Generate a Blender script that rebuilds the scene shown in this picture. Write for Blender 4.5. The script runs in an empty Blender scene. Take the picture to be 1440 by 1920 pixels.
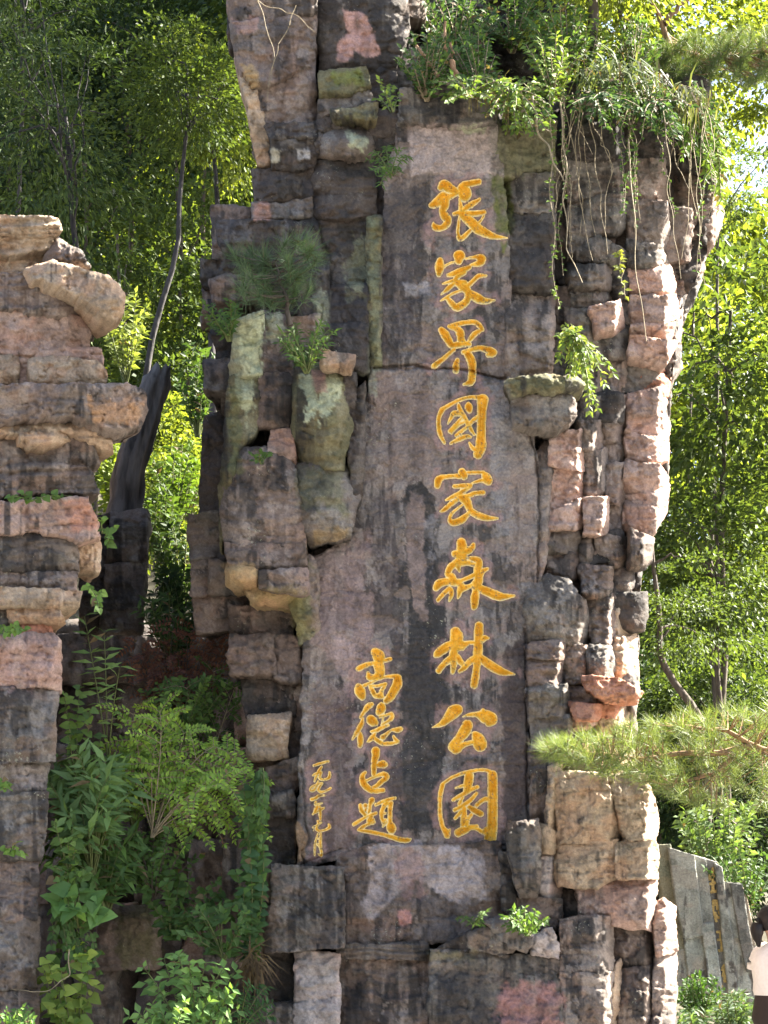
import bpy, math, random
import numpy as np
from mathutils import Vector, Matrix

# ------------------------------------------------------------------ camera, sky, sun, exposure
SC = bpy.context.scene
COL = SC.collection
R = math.radians
F, CX, HY, EYE = 3780.0, 720.0, 1745.0, 1.55     # focal length in photo pixels, centre column, horizon row, eye height
cam_d = bpy.data.cameras.new('camera'); cam = bpy.data.objects.new('camera', cam_d); COL.objects.link(cam)
cam.location = (0, 0, EYE); cam.rotation_euler = (R(90), 0, 0)
cam_d.sensor_fit = 'HORIZONTAL'; cam_d.sensor_width = 36; cam_d.lens = F / 1440 * 36
cam_d.shift_y = (HY - 960) / 1440; cam_d.clip_end = 2000; cam_d.clip_start = 0.1
SC.camera = cam
SUN = Vector((0.80, 0.36, 0.78)).normalized()     # direction towards the sun: right, a little behind the rock, high
world = bpy.data.worlds.new('World'); SC.world = world; world.use_nodes = True
wn = world.node_tree.nodes; wl = world.node_tree.links
sky = wn.new('ShaderNodeTexSky'); sky.sky_type = 'NISHITA'; sky.sun_disc = False
sky.sun_elevation = math.asin(SUN.z); sky.sun_rotation = math.atan2(SUN.x, SUN.y)
sky.air_density = 0.8; sky.dust_density = 3.0; sky.ozone_density = 1.0
wn['Background'].inputs['Strength'].default_value = 0.05
wl.new(sky.outputs['Color'], wn['Background'].inputs['Color'])
sl = bpy.data.lights.new('sun', 'SUN'); so = bpy.data.objects.new('sun', sl); COL.objects.link(so)
sl.energy = 5.0; sl.angle = R(0.55); sl.color = (1.0, 0.93, 0.82)
so.rotation_euler = SUN.to_track_quat('Z', 'Y').to_euler(); so.location = (20, 5, 20)
SC.view_settings.view_transform = 'Standard'; SC.view_settings.look = 'None'
SC.view_settings.exposure = 3.3; SC.view_settings.gamma = 1.0
SC.cycles.max_bounces = 8; SC.cycles.diffuse_bounces = 4; SC.cycles.transmission_bounces = 4
SC.cycles.use_denoising = True

def P(px, py, Y):
    return Vector(((px - CX) / F * Y, Y, EYE - (py - HY) / F * Y))

# ------------------------------------------------------------------ noise
rng = np.random.default_rng(7)
_perm = np.concatenate([rng.permutation(4096)] * 2)
_val = rng.uniform(-1, 1, 4096)
def vnoise(x, y, z=0.0):
    x, y, z = np.broadcast_arrays(np.asarray(x, float), np.asarray(y, float), np.asarray(z, float))
    xi = np.floor(x).astype(np.int64); yi = np.floor(y).astype(np.int64); zi = np.floor(z).astype(np.int64)
    fx, fy, fz = x - xi, y - yi, z - zi
    sx = fx * fx * fx * (fx * (6 * fx - 15) + 10); sy = fy * fy * fy * (fy * (6 * fy - 15) + 10); sz = fz * fz * (3 - 2 * fz)
    def hh(a, b, c):
        return _val[_perm[(_perm[(_perm[a & 4095] + b) & 4095] + c) & 4095]]
    def lerp(a, b, t): return a + (b - a) * t
    r0 = lerp(lerp(hh(xi, yi, zi), hh(xi + 1, yi, zi), sx), lerp(hh(xi, yi + 1, zi), hh(xi + 1, yi + 1, zi), sx), sy)
    if np.all(fz == 0): return r0
    r1 = lerp(lerp(hh(xi, yi, zi + 1), hh(xi + 1, yi, zi + 1), sx), lerp(hh(xi, yi + 1, zi + 1), hh(xi + 1, yi + 1, zi + 1), sx), sy)
    return lerp(r0, r1, sz)
def fbm(x, y, z=0.0, o=4, g=0.5):
    s = 0; a = 1.0; t = 0
    for k in range(o):
        s = s + a * vnoise(x * 2 ** k + 17.3 * k, y * 2 ** k + 9.1 * k, z); t += a; a *= g
    return s / t * 1.5
def sstep(a, b, x):
    t = np.clip((x - a) / (b - a), 0, 1); return t * t * (3 - 2 * t)

# ------------------------------------------------------------------ mesh and object helpers
def mesh_from(name, verts, faces_list, cols=None, smooth=True):
    """faces_list: list of int arrays, each (n, k)"""
    me = bpy.data.meshes.new(name)
    verts = np.asarray(verts, dtype=np.float32)
    faces_list = [np.asarray(f, dtype=np.int32) for f in faces_list if len(f)]
    tot = np.concatenate([np.full(len(f), f.shape[1], dtype=np.int32) for f in faces_list])
    idx = np.concatenate([f.ravel() for f in faces_list])
    start = np.concatenate([[0], np.cumsum(tot)[:-1]]).astype(np.int32)
    me.vertices.add(len(verts)); me.vertices.foreach_set('co', verts.ravel())
    me.loops.add(len(idx)); me.loops.foreach_set('vertex_index', idx)
    me.polygons.add(len(tot)); me.polygons.foreach_set('loop_start', start); me.polygons.foreach_set('loop_total', tot)
    me.polygons.foreach_set('use_smooth', np.full(len(tot), smooth, dtype=bool))
    me.update(calc_edges=True)
    if cols is not None:
        c = np.ones((len(verts), 4), dtype=np.float32); c[:, :3] = np.clip(cols, 0, 1)
        at = me.color_attributes.new('Col', 'FLOAT_COLOR', 'POINT'); at.data.foreach_set('color', c.ravel())
    me.validate()
    return me
def link(name, me, mat=None, parent=None):
    o = bpy.data.objects.new(name, me); COL.objects.link(o)
    if mat is not None and len(me.materials) == 0: me.materials.append(mat)
    if parent is not None: o.parent = parent; o.matrix_parent_inverse = parent.matrix_basis.inverted()
    return o
def tag(o, label=None, cat=None, group=None, kind=None):
    if label: o['label'] = label
    if cat: o['category'] = cat
    if group: o['group'] = group
    if kind: o['kind'] = kind
    return o
def empty(name, loc, label=None, cat=None, group=None):
    o = bpy.data.objects.new(name, None); COL.objects.link(o); o.location = loc; o.empty_display_size = 0.2
    return tag(o, label, cat, group)

# ------------------------------------------------------------------ materials
def new_mat(name):
    m = bpy.data.materials.new(name); m.use_nodes = True
    return m, m.node_tree.nodes, m.node_tree.links
def rock_mat(name, bump=0.8, var=0.30, rough=0.9, fine=60.0, lichen=0.34):
    m, n, l = new_mat(name); b = n['Principled BSDF']
    at = n.new('ShaderNodeAttribute'); at.attribute_name = 'Col'
    tc = n.new('ShaderNodeTexCoord')
    n1 = n.new('ShaderNodeTexNoise'); n1.inputs['Scale'].default_value = fine; n1.inputs['Detail'].default_value = 6; n1.inputs['Roughness'].default_value = 0.7
    n2 = n.new('ShaderNodeTexNoise'); n2.inputs['Scale'].default_value = 14; n2.inputs['Detail'].default_value = 8; n2.inputs['Roughness'].default_value = 0.65
    l.new(tc.outputs['Object'], n1.inputs['Vector']); l.new(tc.outputs['Object'], n2.inputs['Vector'])
    mr = n.new('ShaderNodeMapRange'); mr.inputs['From Min'].default_value = 0.3; mr.inputs['From Max'].default_value = 0.7
    mr.inputs['To Min'].default_value = 1 - var; mr.inputs['To Max'].default_value = 1 + var
    l.new(n1.outputs['Fac'], mr.inputs['Value'])
    mx = n.new('ShaderNodeMix'); mx.data_type = 'RGBA'; mx.blend_type = 'MULTIPLY'; mx.inputs['Factor'].default_value = 1
    l.new(at.outputs['Color'], mx.inputs['A']); l.new(mr.outputs['Result'], mx.inputs['B'])
    vo = n.new('ShaderNodeTexVoronoi'); vo.feature = 'F1'; vo.inputs['Scale'].default_value = 34; vo.inputs['Randomness'].default_value = 1
    nd = n.new('ShaderNodeTexNoise'); nd.inputs['Scale'].default_value = 40; nd.inputs['Detail'].default_value = 3; l.new(tc.outputs['Object'], nd.inputs['Vector'])
    va = n.new('ShaderNodeMix'); va.data_type = 'RGBA'; va.blend_type = 'LINEAR_LIGHT'; va.inputs['Factor'].default_value = 0.03; l.new(tc.outputs['Object'], va.inputs['A']); l.new(nd.outputs['Color'], va.inputs['B'])
    l.new(va.outputs['Result'], vo.inputs['Vector'])
    ng = n.new('ShaderNodeTexNoise'); ng.inputs['Scale'].default_value = 1.6; ng.inputs['Detail'].default_value = 5; ng.inputs['Roughness'].default_value = 0.7; l.new(tc.outputs['Object'], ng.inputs['Vector'])
    gm = n.new('ShaderNodeMapRange'); gm.inputs['From Min'].default_value = 0.52; gm.inputs['From Max'].default_value = 0.72; gm.inputs['To Max'].default_value = lichen
    l.new(ng.outputs['Fac'], gm.inputs['Value'])
    sp = n.new('ShaderNodeMath'); sp.operation = 'LESS_THAN'; l.new(vo.outputs['Distance'], sp.inputs[0]); l.new(gm.outputs['Result'], sp.inputs[1])
    sm = n.new('ShaderNodeMath'); sm.operation = 'MULTIPLY'; sm.inputs[1].default_value = 0.7; l.new(sp.outputs['Value'], sm.inputs[0])
    ml = n.new('ShaderNodeMix'); ml.data_type = 'RGBA'; ml.inputs['B'].default_value = (0.36, 0.36, 0.27, 1)
    l.new(sm.outputs['Value'], ml.inputs['Factor']); l.new(mx.outputs['Result'], ml.inputs['A'])
    l.new(ml.outputs['Result'], b.inputs['Base Color'])
    ad = n.new('ShaderNodeMath'); ad.operation = 'MULTIPLY_ADD'; ad.inputs[1].default_value = 0.8
    hf = n.new('ShaderNodeMath'); hf.operation = 'MULTIPLY'; hf.inputs[1].default_value = 0.45; l.new(n2.outputs['Fac'], hf.inputs[0])
    l.new(n1.outputs['Fac'], ad.inputs[0]); l.new(hf.outputs['Value'], ad.inputs[2])
    bp = n.new('ShaderNodeBump'); bp.inputs['Strength'].default_value = bump; bp.inputs['Distance'].default_value = 0.03
    l.new(ad.outputs['Value'], bp.inputs['Height']); l.new(bp.outputs['Normal'], b.inputs['Normal'])
    b.inputs['Roughness'].default_value = rough; b.inputs['Specular IOR Level'].default_value = 0.25
    return m
def leaf_mat(name, trans=0.42, rough=0.55, spec=0.18, tint=(1.3, 1.25, 0.45)):
    m, n, l = new_mat(name); b = n['Principled BSDF']; out = n['Material Output']
    at = n.new('ShaderNodeAttribute'); at.attribute_name = 'Col'
    l.new(at.outputs['Color'], b.inputs['Base Color']); b.inputs['Roughness'].default_value = rough
    b.inputs['Specular IOR Level'].default_value = spec
    t = n.new('ShaderNodeBsdfTranslucent')
    mx = n.new('ShaderNodeMix'); mx.data_type = 'RGBA'; mx.blend_type = 'MULTIPLY'; mx.inputs['Factor'].default_value = 1
    mx.inputs['B'].default_value = (*tint, 1); l.new(at.outputs['Color'], mx.inputs['A']); l.new(mx.outputs['Result'], t.inputs['Color'])
    ms = n.new('ShaderNodeMixShader'); ms.inputs['Fac'].default_value = trans
    l.new(b.outputs['BSDF'], ms.inputs[1]); l.new(t.outputs['BSDF'], ms.inputs[2]); l.new(ms.outputs['Shader'], out.inputs['Surface'])
    return m
def plain_mat(name, col, rough=0.8, var=0.25, scale=20, bump=0.3, stretch=(1, 1, 1)):
    m, n, l = new_mat(name); b = n['Principled BSDF']
    tc = n.new('ShaderNodeTexCoord'); mp = n.new('ShaderNodeMapping'); mp.inputs['Scale'].default_value = stretch
    l.new(tc.outputs['Object'], mp.inputs['Vector'])
    n1 = n.new('ShaderNodeTexNoise'); n1.inputs['Scale'].default_value = scale; n1.inputs['Detail'].default_value = 6
    l.new(mp.outputs['Vector'], n1.inputs['Vector'])
    cr = n.new('ShaderNodeValToRGB'); cr.color_ramp.elements[0].position = 0.3; cr.color_ramp.elements[1].position = 0.7
    cr.color_ramp.elements[0].color = (*[c * (1 - var) for c in col], 1); cr.color_ramp.elements[1].color = (*[min(1, c * (1 + var)) for c in col], 1)
    l.new(n1.outputs['Fac'], cr.inputs['Fac']); l.new(cr.outputs['Color'], b.inputs['Base Color'])
    bp = n.new('ShaderNodeBump'); bp.inputs['Strength'].default_value = bump; bp.inputs['Distance'].default_value = 0.02
    l.new(n1.outputs['Fac'], bp.inputs['Height']); l.new(bp.outputs['Normal'], b.inputs['Normal'])
    b.inputs['Roughness'].default_value = rough; b.inputs['Specular IOR Level'].default_value = 0.25
    return m
M_ROCK = rock_mat('sandstone')
M_GOLD = rock_mat('gold_paint', bump=0.35, var=0.18, rough=0.55, fine=45, lichen=0.0)
M_SLATE = rock_mat('grey_slate', bump=0.5, var=0.35, fine=70, lichen=0.15)
M_LEAF = leaf_mat('leaf')
M_LEAF_DARK = leaf_mat('shaded_leaf', trans=0.25, rough=0.6, spec=0.15, tint=(1.1, 1.2, 0.5))
M_LEAF_GLOSSY = leaf_mat('glossy_leaf', trans=0.28, rough=0.33, spec=0.45)
M_NEEDLE = leaf_mat('pine_needle', trans=0.30, rough=0.5, spec=0.3)
M_BARK = plain_mat('bark', (0.085, 0.07, 0.055), 0.9, 0.45, 30, 0.8, (1, 1, 0.25))
M_BARK_DARK = plain_mat('wet_black_bark', (0.045, 0.041, 0.040), 0.85, 0.6, 18, 1.0, (1, 1, 0.3))
M_STUMP = plain_mat('weathered_stump', (0.14, 0.125, 0.11), 0.92, 0.65, 14, 1.0, (1, 1, 0.22))
M_BARK_WARM = plain_mat('warm_bark', (0.26, 0.16, 0.09), 0.85, 0.4, 30, 0.7, (1, 1, 0.3))
M_STEM = plain_mat('green_stem', (0.10, 0.12, 0.04), 0.6, 0.3, 30, 0.1)
M_VINE = plain_mat('vine_stem', (0.23, 0.19, 0.12), 0.8, 0.4, 40, 0.2)
M_EARTH = plain_mat('leaf_litter', (0.05, 0.045, 0.028), 0.95, 0.5, 4, 0.8)
M_PAVE = plain_mat('paving', (0.15, 0.14, 0.13), 0.85, 0.2, 6, 0.2)

# ------------------------------------------------------------------ polygons and rock blocks
def poly_sd(poly, x, y):
    """signed distance, positive inside"""
    poly = np.asarray(poly, float); d = np.full(x.shape, 1e9); ins = np.zeros(x.shape, bool)
    n = len(poly)
    for i in range(n):
        ax, ay = poly[i]; bx, by = poly[(i + 1) % n]
        ex, ey = bx - ax, by - ay; wx, wy = x - ax, y - ay
        t = np.clip((wx * ex + wy * ey) / (ex * ex + ey * ey + 1e-9), 0, 1)
        d = np.minimum(d, np.hypot(wx - ex * t, wy - ey * t))
        c = (ay <= y) != (by <= y)
        xin = ax + (y - ay) / (by - ay if by != ay else 1e-9) * ex
        ins ^= c & (x < xin)
    return np.where(ins, d, -d)

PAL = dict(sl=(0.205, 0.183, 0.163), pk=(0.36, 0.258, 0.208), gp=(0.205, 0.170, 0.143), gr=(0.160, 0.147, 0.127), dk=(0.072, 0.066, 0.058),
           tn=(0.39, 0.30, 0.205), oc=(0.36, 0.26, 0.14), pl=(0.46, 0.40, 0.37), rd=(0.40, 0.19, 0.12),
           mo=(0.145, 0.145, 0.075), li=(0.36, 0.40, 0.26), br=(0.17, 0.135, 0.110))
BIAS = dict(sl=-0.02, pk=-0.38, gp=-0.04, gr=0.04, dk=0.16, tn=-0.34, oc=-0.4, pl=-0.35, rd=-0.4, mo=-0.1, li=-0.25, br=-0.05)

PATCH = []    # (polygon, colour, strength, ragged edge px, softness px)
def patch(poly, col, s=0.8, rag=10, soft=5): PATCH.append((np.asarray(poly, float), np.asarray(col, float), s, rag, soft))
CRACK = []    # (polyline, half width px, depth m)
def crack(pl, w=2.0, d=0.03): CRACK.append((np.asarray(pl, float), w, d))
def line_dist(pl, x, y):
    d = np.full(x.shape, 1e9)
    for i in range(len(pl) - 1):
        ax, ay = pl[i]; bx, by = pl[i + 1]; ex, ey = bx - ax, by - ay
        t = np.clip(((x - ax) * ex + (y - ay) * ey) / (ex * ex + ey * ey + 1e-9), 0, 1)
        d = np.minimum(d, np.hypot(x - ax - ex * t, y - ay - ey * t))
    return d
def mix(c, k, m): return c * (1 - m[:, None]) + np.asarray(k)[None, :] * m[:, None]

def rock_color(x, y, key, seed, halo=None, pat=True):
    base = np.asarray(PAL[key] if isinstance(key, str) else key)
    bias = BIAS.get(key, -0.1) if isinstance(key, str) else -0.15
    base = 0.88 * base + 0.12 * np.array([0.20, 0.166, 0.14])
    n1 = fbm(x * 0.012, y * 0.012, 1.7, 4); n2 = fbm(x * 0.055, y * 0.045, seed * 0.3 + 40, 5, 0.65)
    stk = fbm(x * 0.075, y * 0.008, 80.5, 4, 0.6); fine = vnoise(x * 0.42, y * 0.42, 3.3)
    c = base[None, :] * np.maximum(0.25, 1 + 0.36 * n1 + 0.45 * n2 + 0.18 * fine)[:, None]
    c = mix(c, base * np.array([1.18, 0.96, 0.86]) * 1.1, 0.6 * sstep(0.05, 0.5, fbm(x * 0.02, y * 0.03, seed + 7.7, 3)))
    dark = sstep(0.0, 0.20, 0.55 * stk + 0.5 * n1 + 0.28 * n2 + bias)
    c = mix(c, (0.042, 0.038, 0.035), 0.82 * dark)
    run = sstep(0.10, 0.24, fbm(x * 0.036, y * 0.0035, 120.5, 5, 0.62) + 0.35 * fbm(x * 0.006, y * 0.004, 7.3, 2) - 0.06)     # black water runs
    rk = 0.15 if not isinstance(key, str) else 0.3 if key in ('tn', 'pk', 'oc', 'rd', 'pl', 'li') else 0.85
    c = mix(c, (0.034, 0.032, 0.032), rk * run * np.clip(0.8 + 0.6 * n2, 0, 1))
    sp = np.clip(spall(x, y, seed), 0, 1)
    c = mix(c, base * np.array([1.12, 0.98, 0.92]) * 1.25 + 0.02, 0.45 * sp)
    pale = sstep(0.24, 0.34, fbm(x * 0.028, y * 0.020, 55.5 + 0.1 * seed, 6, 0.62) - 0.12 * dark)
    c = mix(c, base * 1.35 + np.array([0.055, 0.05, 0.045]), 0.6 * pale)
    if pat:
        for (pl, col, s, rag, soft) in PATCH:
            x0, y0 = pl.min(0) - rag * 2 - soft; x1, y1 = pl.max(0) + rag * 2 + soft
            k = np.where((x > x0) & (x < x1) & (y > y0) & (y < y1))[0]
            if not len(k): continue
            X, Y = x[k], y[k]
            sd = poly_sd(pl, X, Y) + rag * 1.5 * fbm(X * 0.055, Y * 0.032, 5.5, 6, 0.7)
            m = s * sstep(-0.7 * soft, 0.7 * soft, sd) * np.clip(0.9 + 0.5 * n2[k], 0, 1)
            tone = col[None, :] * (1 + 0.25 * n2[k] + 0.2 * n1[k] + 0.1 * fine[k])[:, None]
            c[k] = c[k] * (1 - m[:, None]) + tone * m[:, None]
    if halo is not None:      # freshly dressed stone round the carved strokes
        m = 0.66 * sstep(12, -1, halo + 17 * fbm(x * 0.05, y * 0.035, 2.2, 5, 0.6))
        c = mix(c, (0.36, 0.235, 0.21), m)
    return np.clip(c, 0.008, 0.9)

def spall(x, y, seed):      # flaked-off layers: 0 weathered skin, 1 fresh break
    return sstep(0.10, 0.14, fbm(x * 0.013, y * 0.017, seed * 2.3 + 70, 5, 0.55)) + 0.6 * sstep(0.30, 0.33, fbm(x * 0.03, y * 0.03, seed + 91, 4, 0.55))
BLOCKS = []
def block_height(b, x, y):
    """distance in metres by which the block's surface stands in front of its reference plane; x, y photo pixels"""
    poly, kw, seed = b['poly'], b['kw'], b['seed']
    m = b['Y'] / F
    wob = kw.get('wob', 5.0)
    wx = x + wob * fbm(x * 0.035, y * 0.035, 11.0 + 0.2 * seed, 5, 0.65); wy = y + wob * fbm(x * 0.035, y * 0.035, 31.0 + 0.2 * seed, 5, 0.65)
    sd = poly_sd(poly, wx, wy) + kw.get('grow', 2.5)
    r = kw.get('bev', 2.5 + 4.0 * ((seed * 0.37) % 1))
    r = r * (0.30 + 1.5 * np.clip(0.35 + 0.9 * fbm(x * 0.06, y * 0.06, seed + 50, 3), 0, 1.4))      # chipped, uneven arrises
    t = np.clip(r - sd, 0, r); drop = (r - np.sqrt(np.maximum(r * r - t * t, 0))) * kw.get('bd', 1.0)
    cx, cy = b['c']; sx, sy = b['ext']
    h = -drop * m
    for (dx, dy, off, slope) in b['planes']:
        s = (x - cx) * dx + (y - cy) * dy + 5.0 * fbm(x * 0.02, y * 0.02, seed + dx * 9, 3)
        h = h - slope * np.maximum(0, s - off) * m
    dome = kw.get('dome', 0.0)
    if dome: h = h - dome * (((x - cx) / sx) ** 2 + ((y - cy) / sy) ** 2)
    a = kw.get('amp', 1.0)
    n = 0.050 * fbm(x * 0.011, y * 0.014, seed, 3) + 0.017 * fbm(x * 0.035, y * 0.05, seed + 3, 4, 0.6)
    rid = 1 - np.abs(fbm(x * 0.018, y * 0.026, seed + 6, 4, 0.55)) * 1.6
    n = n - 0.020 * np.clip(rid - 0.82, 0, 1) / 0.18
    n = n - kw.get('spall', 0.026) * spall(x, y, seed)
    st = vnoise(0 * x + seed * 5.1, (y + 7 * fbm(x * 0.012, y * 0.01, seed, 2)) * kw.get('sf', 0.13), 0.0)
    n = n + kw.get('strata', 0.010) * st + 0.007 * fbm(x * 0.2, y * 0.22, 1.0, 3, 0.6)
    yb = y + 9 * fbm(x * 0.010, y * 0.012, 3.0, 3) + 0.05 * (x - 700)
    bed = np.abs(vnoise(yb * 0.033 + 3.7, 0 * x + 0.5)); bm = sstep(-0.1, 0.35, fbm(x * 0.012, y * 0.03, 13.0, 3))
    n = n - kw.get('bed', 0.020) * np.exp(-(bed / 0.06) ** 2) * bm
    xb = x + 10 * fbm(x * 0.012, y * 0.010, 23.0, 4, 0.6)
    ver = np.abs(vnoise(xb * 0.019 + 9.2, 0 * x + 7.5)); vm = sstep(0.0, 0.35, fbm(x * 0.02, y * 0.010, 33.0, 3))
    n = n - kw.get('bed', 0.020) * np.exp(-(ver / 0.032) ** 2) * vm
    h = h + a * n
    h = h + kw.get('tx', 0) * (x - cx) * m + kw.get('ty', 0) * (y - cy) * m
    for (pl, w, dd) in CRACK:
        x0, y0 = pl.min(0) - 12; x1, y1 = pl.max(0) + 12
        if b['bb'][2] < x0 or b['bb'][0] > x1 or b['bb'][3] < y0 or b['bb'][1] > y1: continue
        ld = line_dist(pl, x + 3 * fbm(x * 0.06, y * 0.06, 4.4, 3), y + 3 * fbm(x * 0.06, y * 0.06, 8.4, 3))
        h = h - dd * np.exp(-(ld / w) ** 2)
    return sd, h
def blk(poly, d, key='gr', name='rock_block', parent=None, Y=14.0, step=3.0, **kw):
    poly = np.asarray(poly, float)
    b = dict(poly=poly, d=d, key=key, name=name, parent=parent, Y=Y, step=step, kw=kw, seed=float(len(BLOCKS)) * 0.731 + 1)
    mn, mx = poly.min(0), poly.max(0)
    b['c'] = (mn + mx) / 2; b['ext'] = np.maximum((mx - mn) / 2, 4); b['bb'] = (mn[0], mn[1], mx[0], mx[1])
    rr = random.Random(len(BLOCKS) * 13 + 5)
    pls = []
    for _ in range(kw.get('facets', 3)):
        a = rr.uniform(0, 2 * math.pi); dx, dy = math.cos(a), math.sin(a)
        e = abs(dx) * b['ext'][0] + abs(dy) * b['ext'][1]
        pls.append((dx, dy, e * rr.uniform(0.2, 0.8), rr.uniform(0.15, 0.8)))
    if 'cr' in kw:  pls.append((1.0, 0.08, b['ext'][0] - kw['cr'], kw.get('crs', 1.3)))
    if 'cl' in kw:  pls.append((-1.0, 0.05, b['ext'][0] - kw['cl'], kw.get('cls', 1.0)))
    if 'cb' in kw:  pls.append((0.05, 1.0, b['ext'][1] - kw['cb'], kw.get('cbs', 1.2)))
    if 'ct' in kw:  pls.append((0.05, -1.0, b['ext'][1] - kw['ct'], kw.get('cts', 1.2)))
    b['planes'] = pls
    BLOCKS.append(b); return b
def grid_mesh(sdf, x0, y0, x1, y1, step):
    nx = int((x1 - x0) / step) + 2; ny = int((y1 - y0) / step) + 2
    gx, gy = np.meshgrid(x0 + np.arange(nx) * step, y0 + np.arange(ny) * step)
    x, y = gx.ravel().copy(), gy.ravel().copy()
    sd = sdf(x, y); S = sd.reshape(ny, nx)
    ins = S > 0
    cell = ins[:-1, :-1] | ins[1:, :-1] | ins[:-1, 1:] | ins[1:, 1:]
    if not cell.any(): return None
    gyy, gxx = np.gradient(S, step); gl = np.maximum(np.hypot(gxx, gyy), 1e-6)
    out = (~ins).ravel()
    mv = np.clip(-sd / gl.ravel(), 0, step * 1.5)
    x[out] += (gxx / gl).ravel()[out] * mv[out]; y[out] += (gyy / gl).ravel()[out] * mv[out]
    I = np.arange(ny * nx).reshape(ny, nx)
    q = np.stack([I[:-1, :-1][cell], I[1:, :-1][cell], I[1:, 1:][cell], I[:-1, 1:][cell]], 1)
    used = np.unique(q); re = np.full(ny * nx, -1); re[used] = np.arange(len(used))
    return x[used], y[used], re[q]
def boundary(q):
    e = np.concatenate([q[:, [0, 1]], q[:, [1, 2]], q[:, [2, 3]], q[:, [3, 0]]])
    key = np.sort(e, 1); _, inv, cnt = np.unique(key[:, 0].astype(np.int64) * 10 ** 7 + key[:, 1], return_inverse=True, return_counts=True)
    return e[cnt[inv] == 1]
def to_world(x, y, Y):
    return np.stack([(x - CX) / F * Y, Y, EYE - (y - HY) / F * Y], 1)
def build_block(b, carve=None):
    st = b['step']; kw = b['kw']; x0, y0, x1, y1 = b['bb']; pad = kw.get('wob', 5.0) * 2 + 5
    g = grid_mesh(lambda X, Y_: block_height(b, X, Y_)[0], x0 - pad, y0 - pad, x1 + pad, y1 + pad, st)
    if g is None: return None
    x, y, q = g
    sd, h = block_height(b, x, y)
    halo = None
    if carve is not None:
        cd, halo = carve(x, y); h = h - cd
    Yv = b['Y'] - b['d'] - h
    v = to_world(x, y, Yv)
    col = rock_color(x, y, b['key'], b['seed'], halo, kw.get('pat', True))
    e = boundary(q); ring = np.unique(e); n0 = len(v)
    re = np.full(n0, -1); re[ring] = np.arange(len(ring))
    th = kw.get('thick', 0.55); V = [v]; C = [col]; Fq = [q]; prev = ring.copy(); off = n0; ctr = v.mean(0)
    K = int(np.clip(th / 0.07, 3, 26))
    dirv = v[ring] - ctr; dirv[:, 1] = 0; dirv /= np.maximum(np.linalg.norm(dirv, axis=1, keepdims=True), 1e-6)
    for k in range(1, K + 1):
        w = v[ring].copy(); f = k / K; back = th * f
        jit = fbm(w[:, 0] * 3 + back * 2.1, w[:, 2] * 3.6, back * 3.0 + b['seed'], 4, 0.6)
        w += dirv * (kw.get('side', 0.035) * min(1, back / 0.15) * jit + 0.010 * math.sin(math.pi * min(1, back / 0.3)))[:, None]
        w -= dirv * min(kw.get('taper', 0.12) * back, 0.45 * min(b['ext']) * b['Y'] / F)
        w[:, 0] += kw.get('shear', 0.0) * back
        w[:, 1] = v[ring, 1] + back
        V.append(w)
        sx_ = x[ring] + back * F / b['Y'] * np.sign(dirv[:, 0]); C.append(rock_color(sx_, y[ring], b['key'], b['seed'], None, back < 0.08 and kw.get('pat', True)))
        cur = off + np.arange(len(ring))
        Fq.append(np.stack([prev[re[e[:, 1]]], prev[re[e[:, 0]]], cur[re[e[:, 0]]], cur[re[e[:, 1]]]], 1))
        prev = cur; off += len(ring)
    me = mesh_from(b['name'], np.concatenate(V), Fq, np.concatenate(C))
    return link(b['name'], me, kw.get('mat', M_ROCK), b['parent'])

# ------------------------------------------------------------------ ground and hill
def hill_z(x, y):
    left = np.clip((y - 17.5) * 0.62, 0, 60); right = np.clip((y - 24) * 0.30, 0, 12)
    w = sstep(-1.0, 5.0, x + (y - 20) * -0.05)
    z = left * (1 - w) + right * w
    return z + np.clip(y - 17, 0, 6) / 6 * 0.9 * fbm(x * 0.22, y * 0.22, 2.0, 4)
def make_ground():
    gx, gy = np.meshgrid(np.linspace(-70, 70, 141), np.linspace(17.0, 110, 94))
    x, y = gx.ravel(), gy.ravel(); z = hill_z(x, y) - 0.05
    I = np.arange(len(x)).reshape(gx.shape)
    q = np.stack([I[:-1, :-1].ravel(), I[:-1, 1:].ravel(), I[1:, 1:].ravel(), I[1:, :-1].ravel()], 1)
    tag(link('hillside', mesh_from('hillside', np.stack([x, y, z], 1), [q]), M_EARTH), kind='structure')
    s = 600.0
    tag(link('ground', mesh_from('ground', [(-s, -s, 0), (s, -s, 0), (s, s, 0), (-s, s, 0)], [np.array([[0, 1, 2, 3]])], smooth=False), M_PAVE), kind='structure')
make_ground()

# ------------------------------------------------------------------ stains, lichen, moss and cracks that the rock shows
PINK, PALE, DARK, BLACK = (0.40, 0.25, 0.215), (0.44, 0.37, 0.345), (0.075, 0.066, 0.066), (0.042, 0.041, 0.040)
LICH, MOSS, GREYW = (0.46, 0.50, 0.33), (0.115, 0.13, 0.035), (0.33, 0.315, 0.315)
patch([(645, 20), (690, 28), (700, 70), (714, 100), (682, 108), (665, 92), (652, 118), (630, 118), (634, 82), (652, 60)], (0.47, 0.29, 0.245), 0.95, 6, 3)
patch([(765, 232), (915, 232), (924, 330), (868, 338), (800, 322), (772, 330)], (0.43, 0.355, 0.325), 0.9, 6, 5)
patch([(855, 232), (912, 235), (912, 252), (870, 250)], (0.38, 0.41, 0.27), 0.8, 8, 3)
patch([(712, 360), (790, 340), (800, 430), (772, 520), (790, 640), (712, 650)], DARK, 0.75, 24, 18)
patch([(790, 440), (818, 436), (815, 470), (792, 478)], PINK, 0.5, 12, 5)
patch([(756, 532), (802, 530), (806, 552), (760, 556)], GREYW, 0.6, 8, 4)
patch([(925, 330), (962, 330), (966, 420), (944, 480), (926, 430)], MOSS, 0.9, 9, 5)
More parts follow.
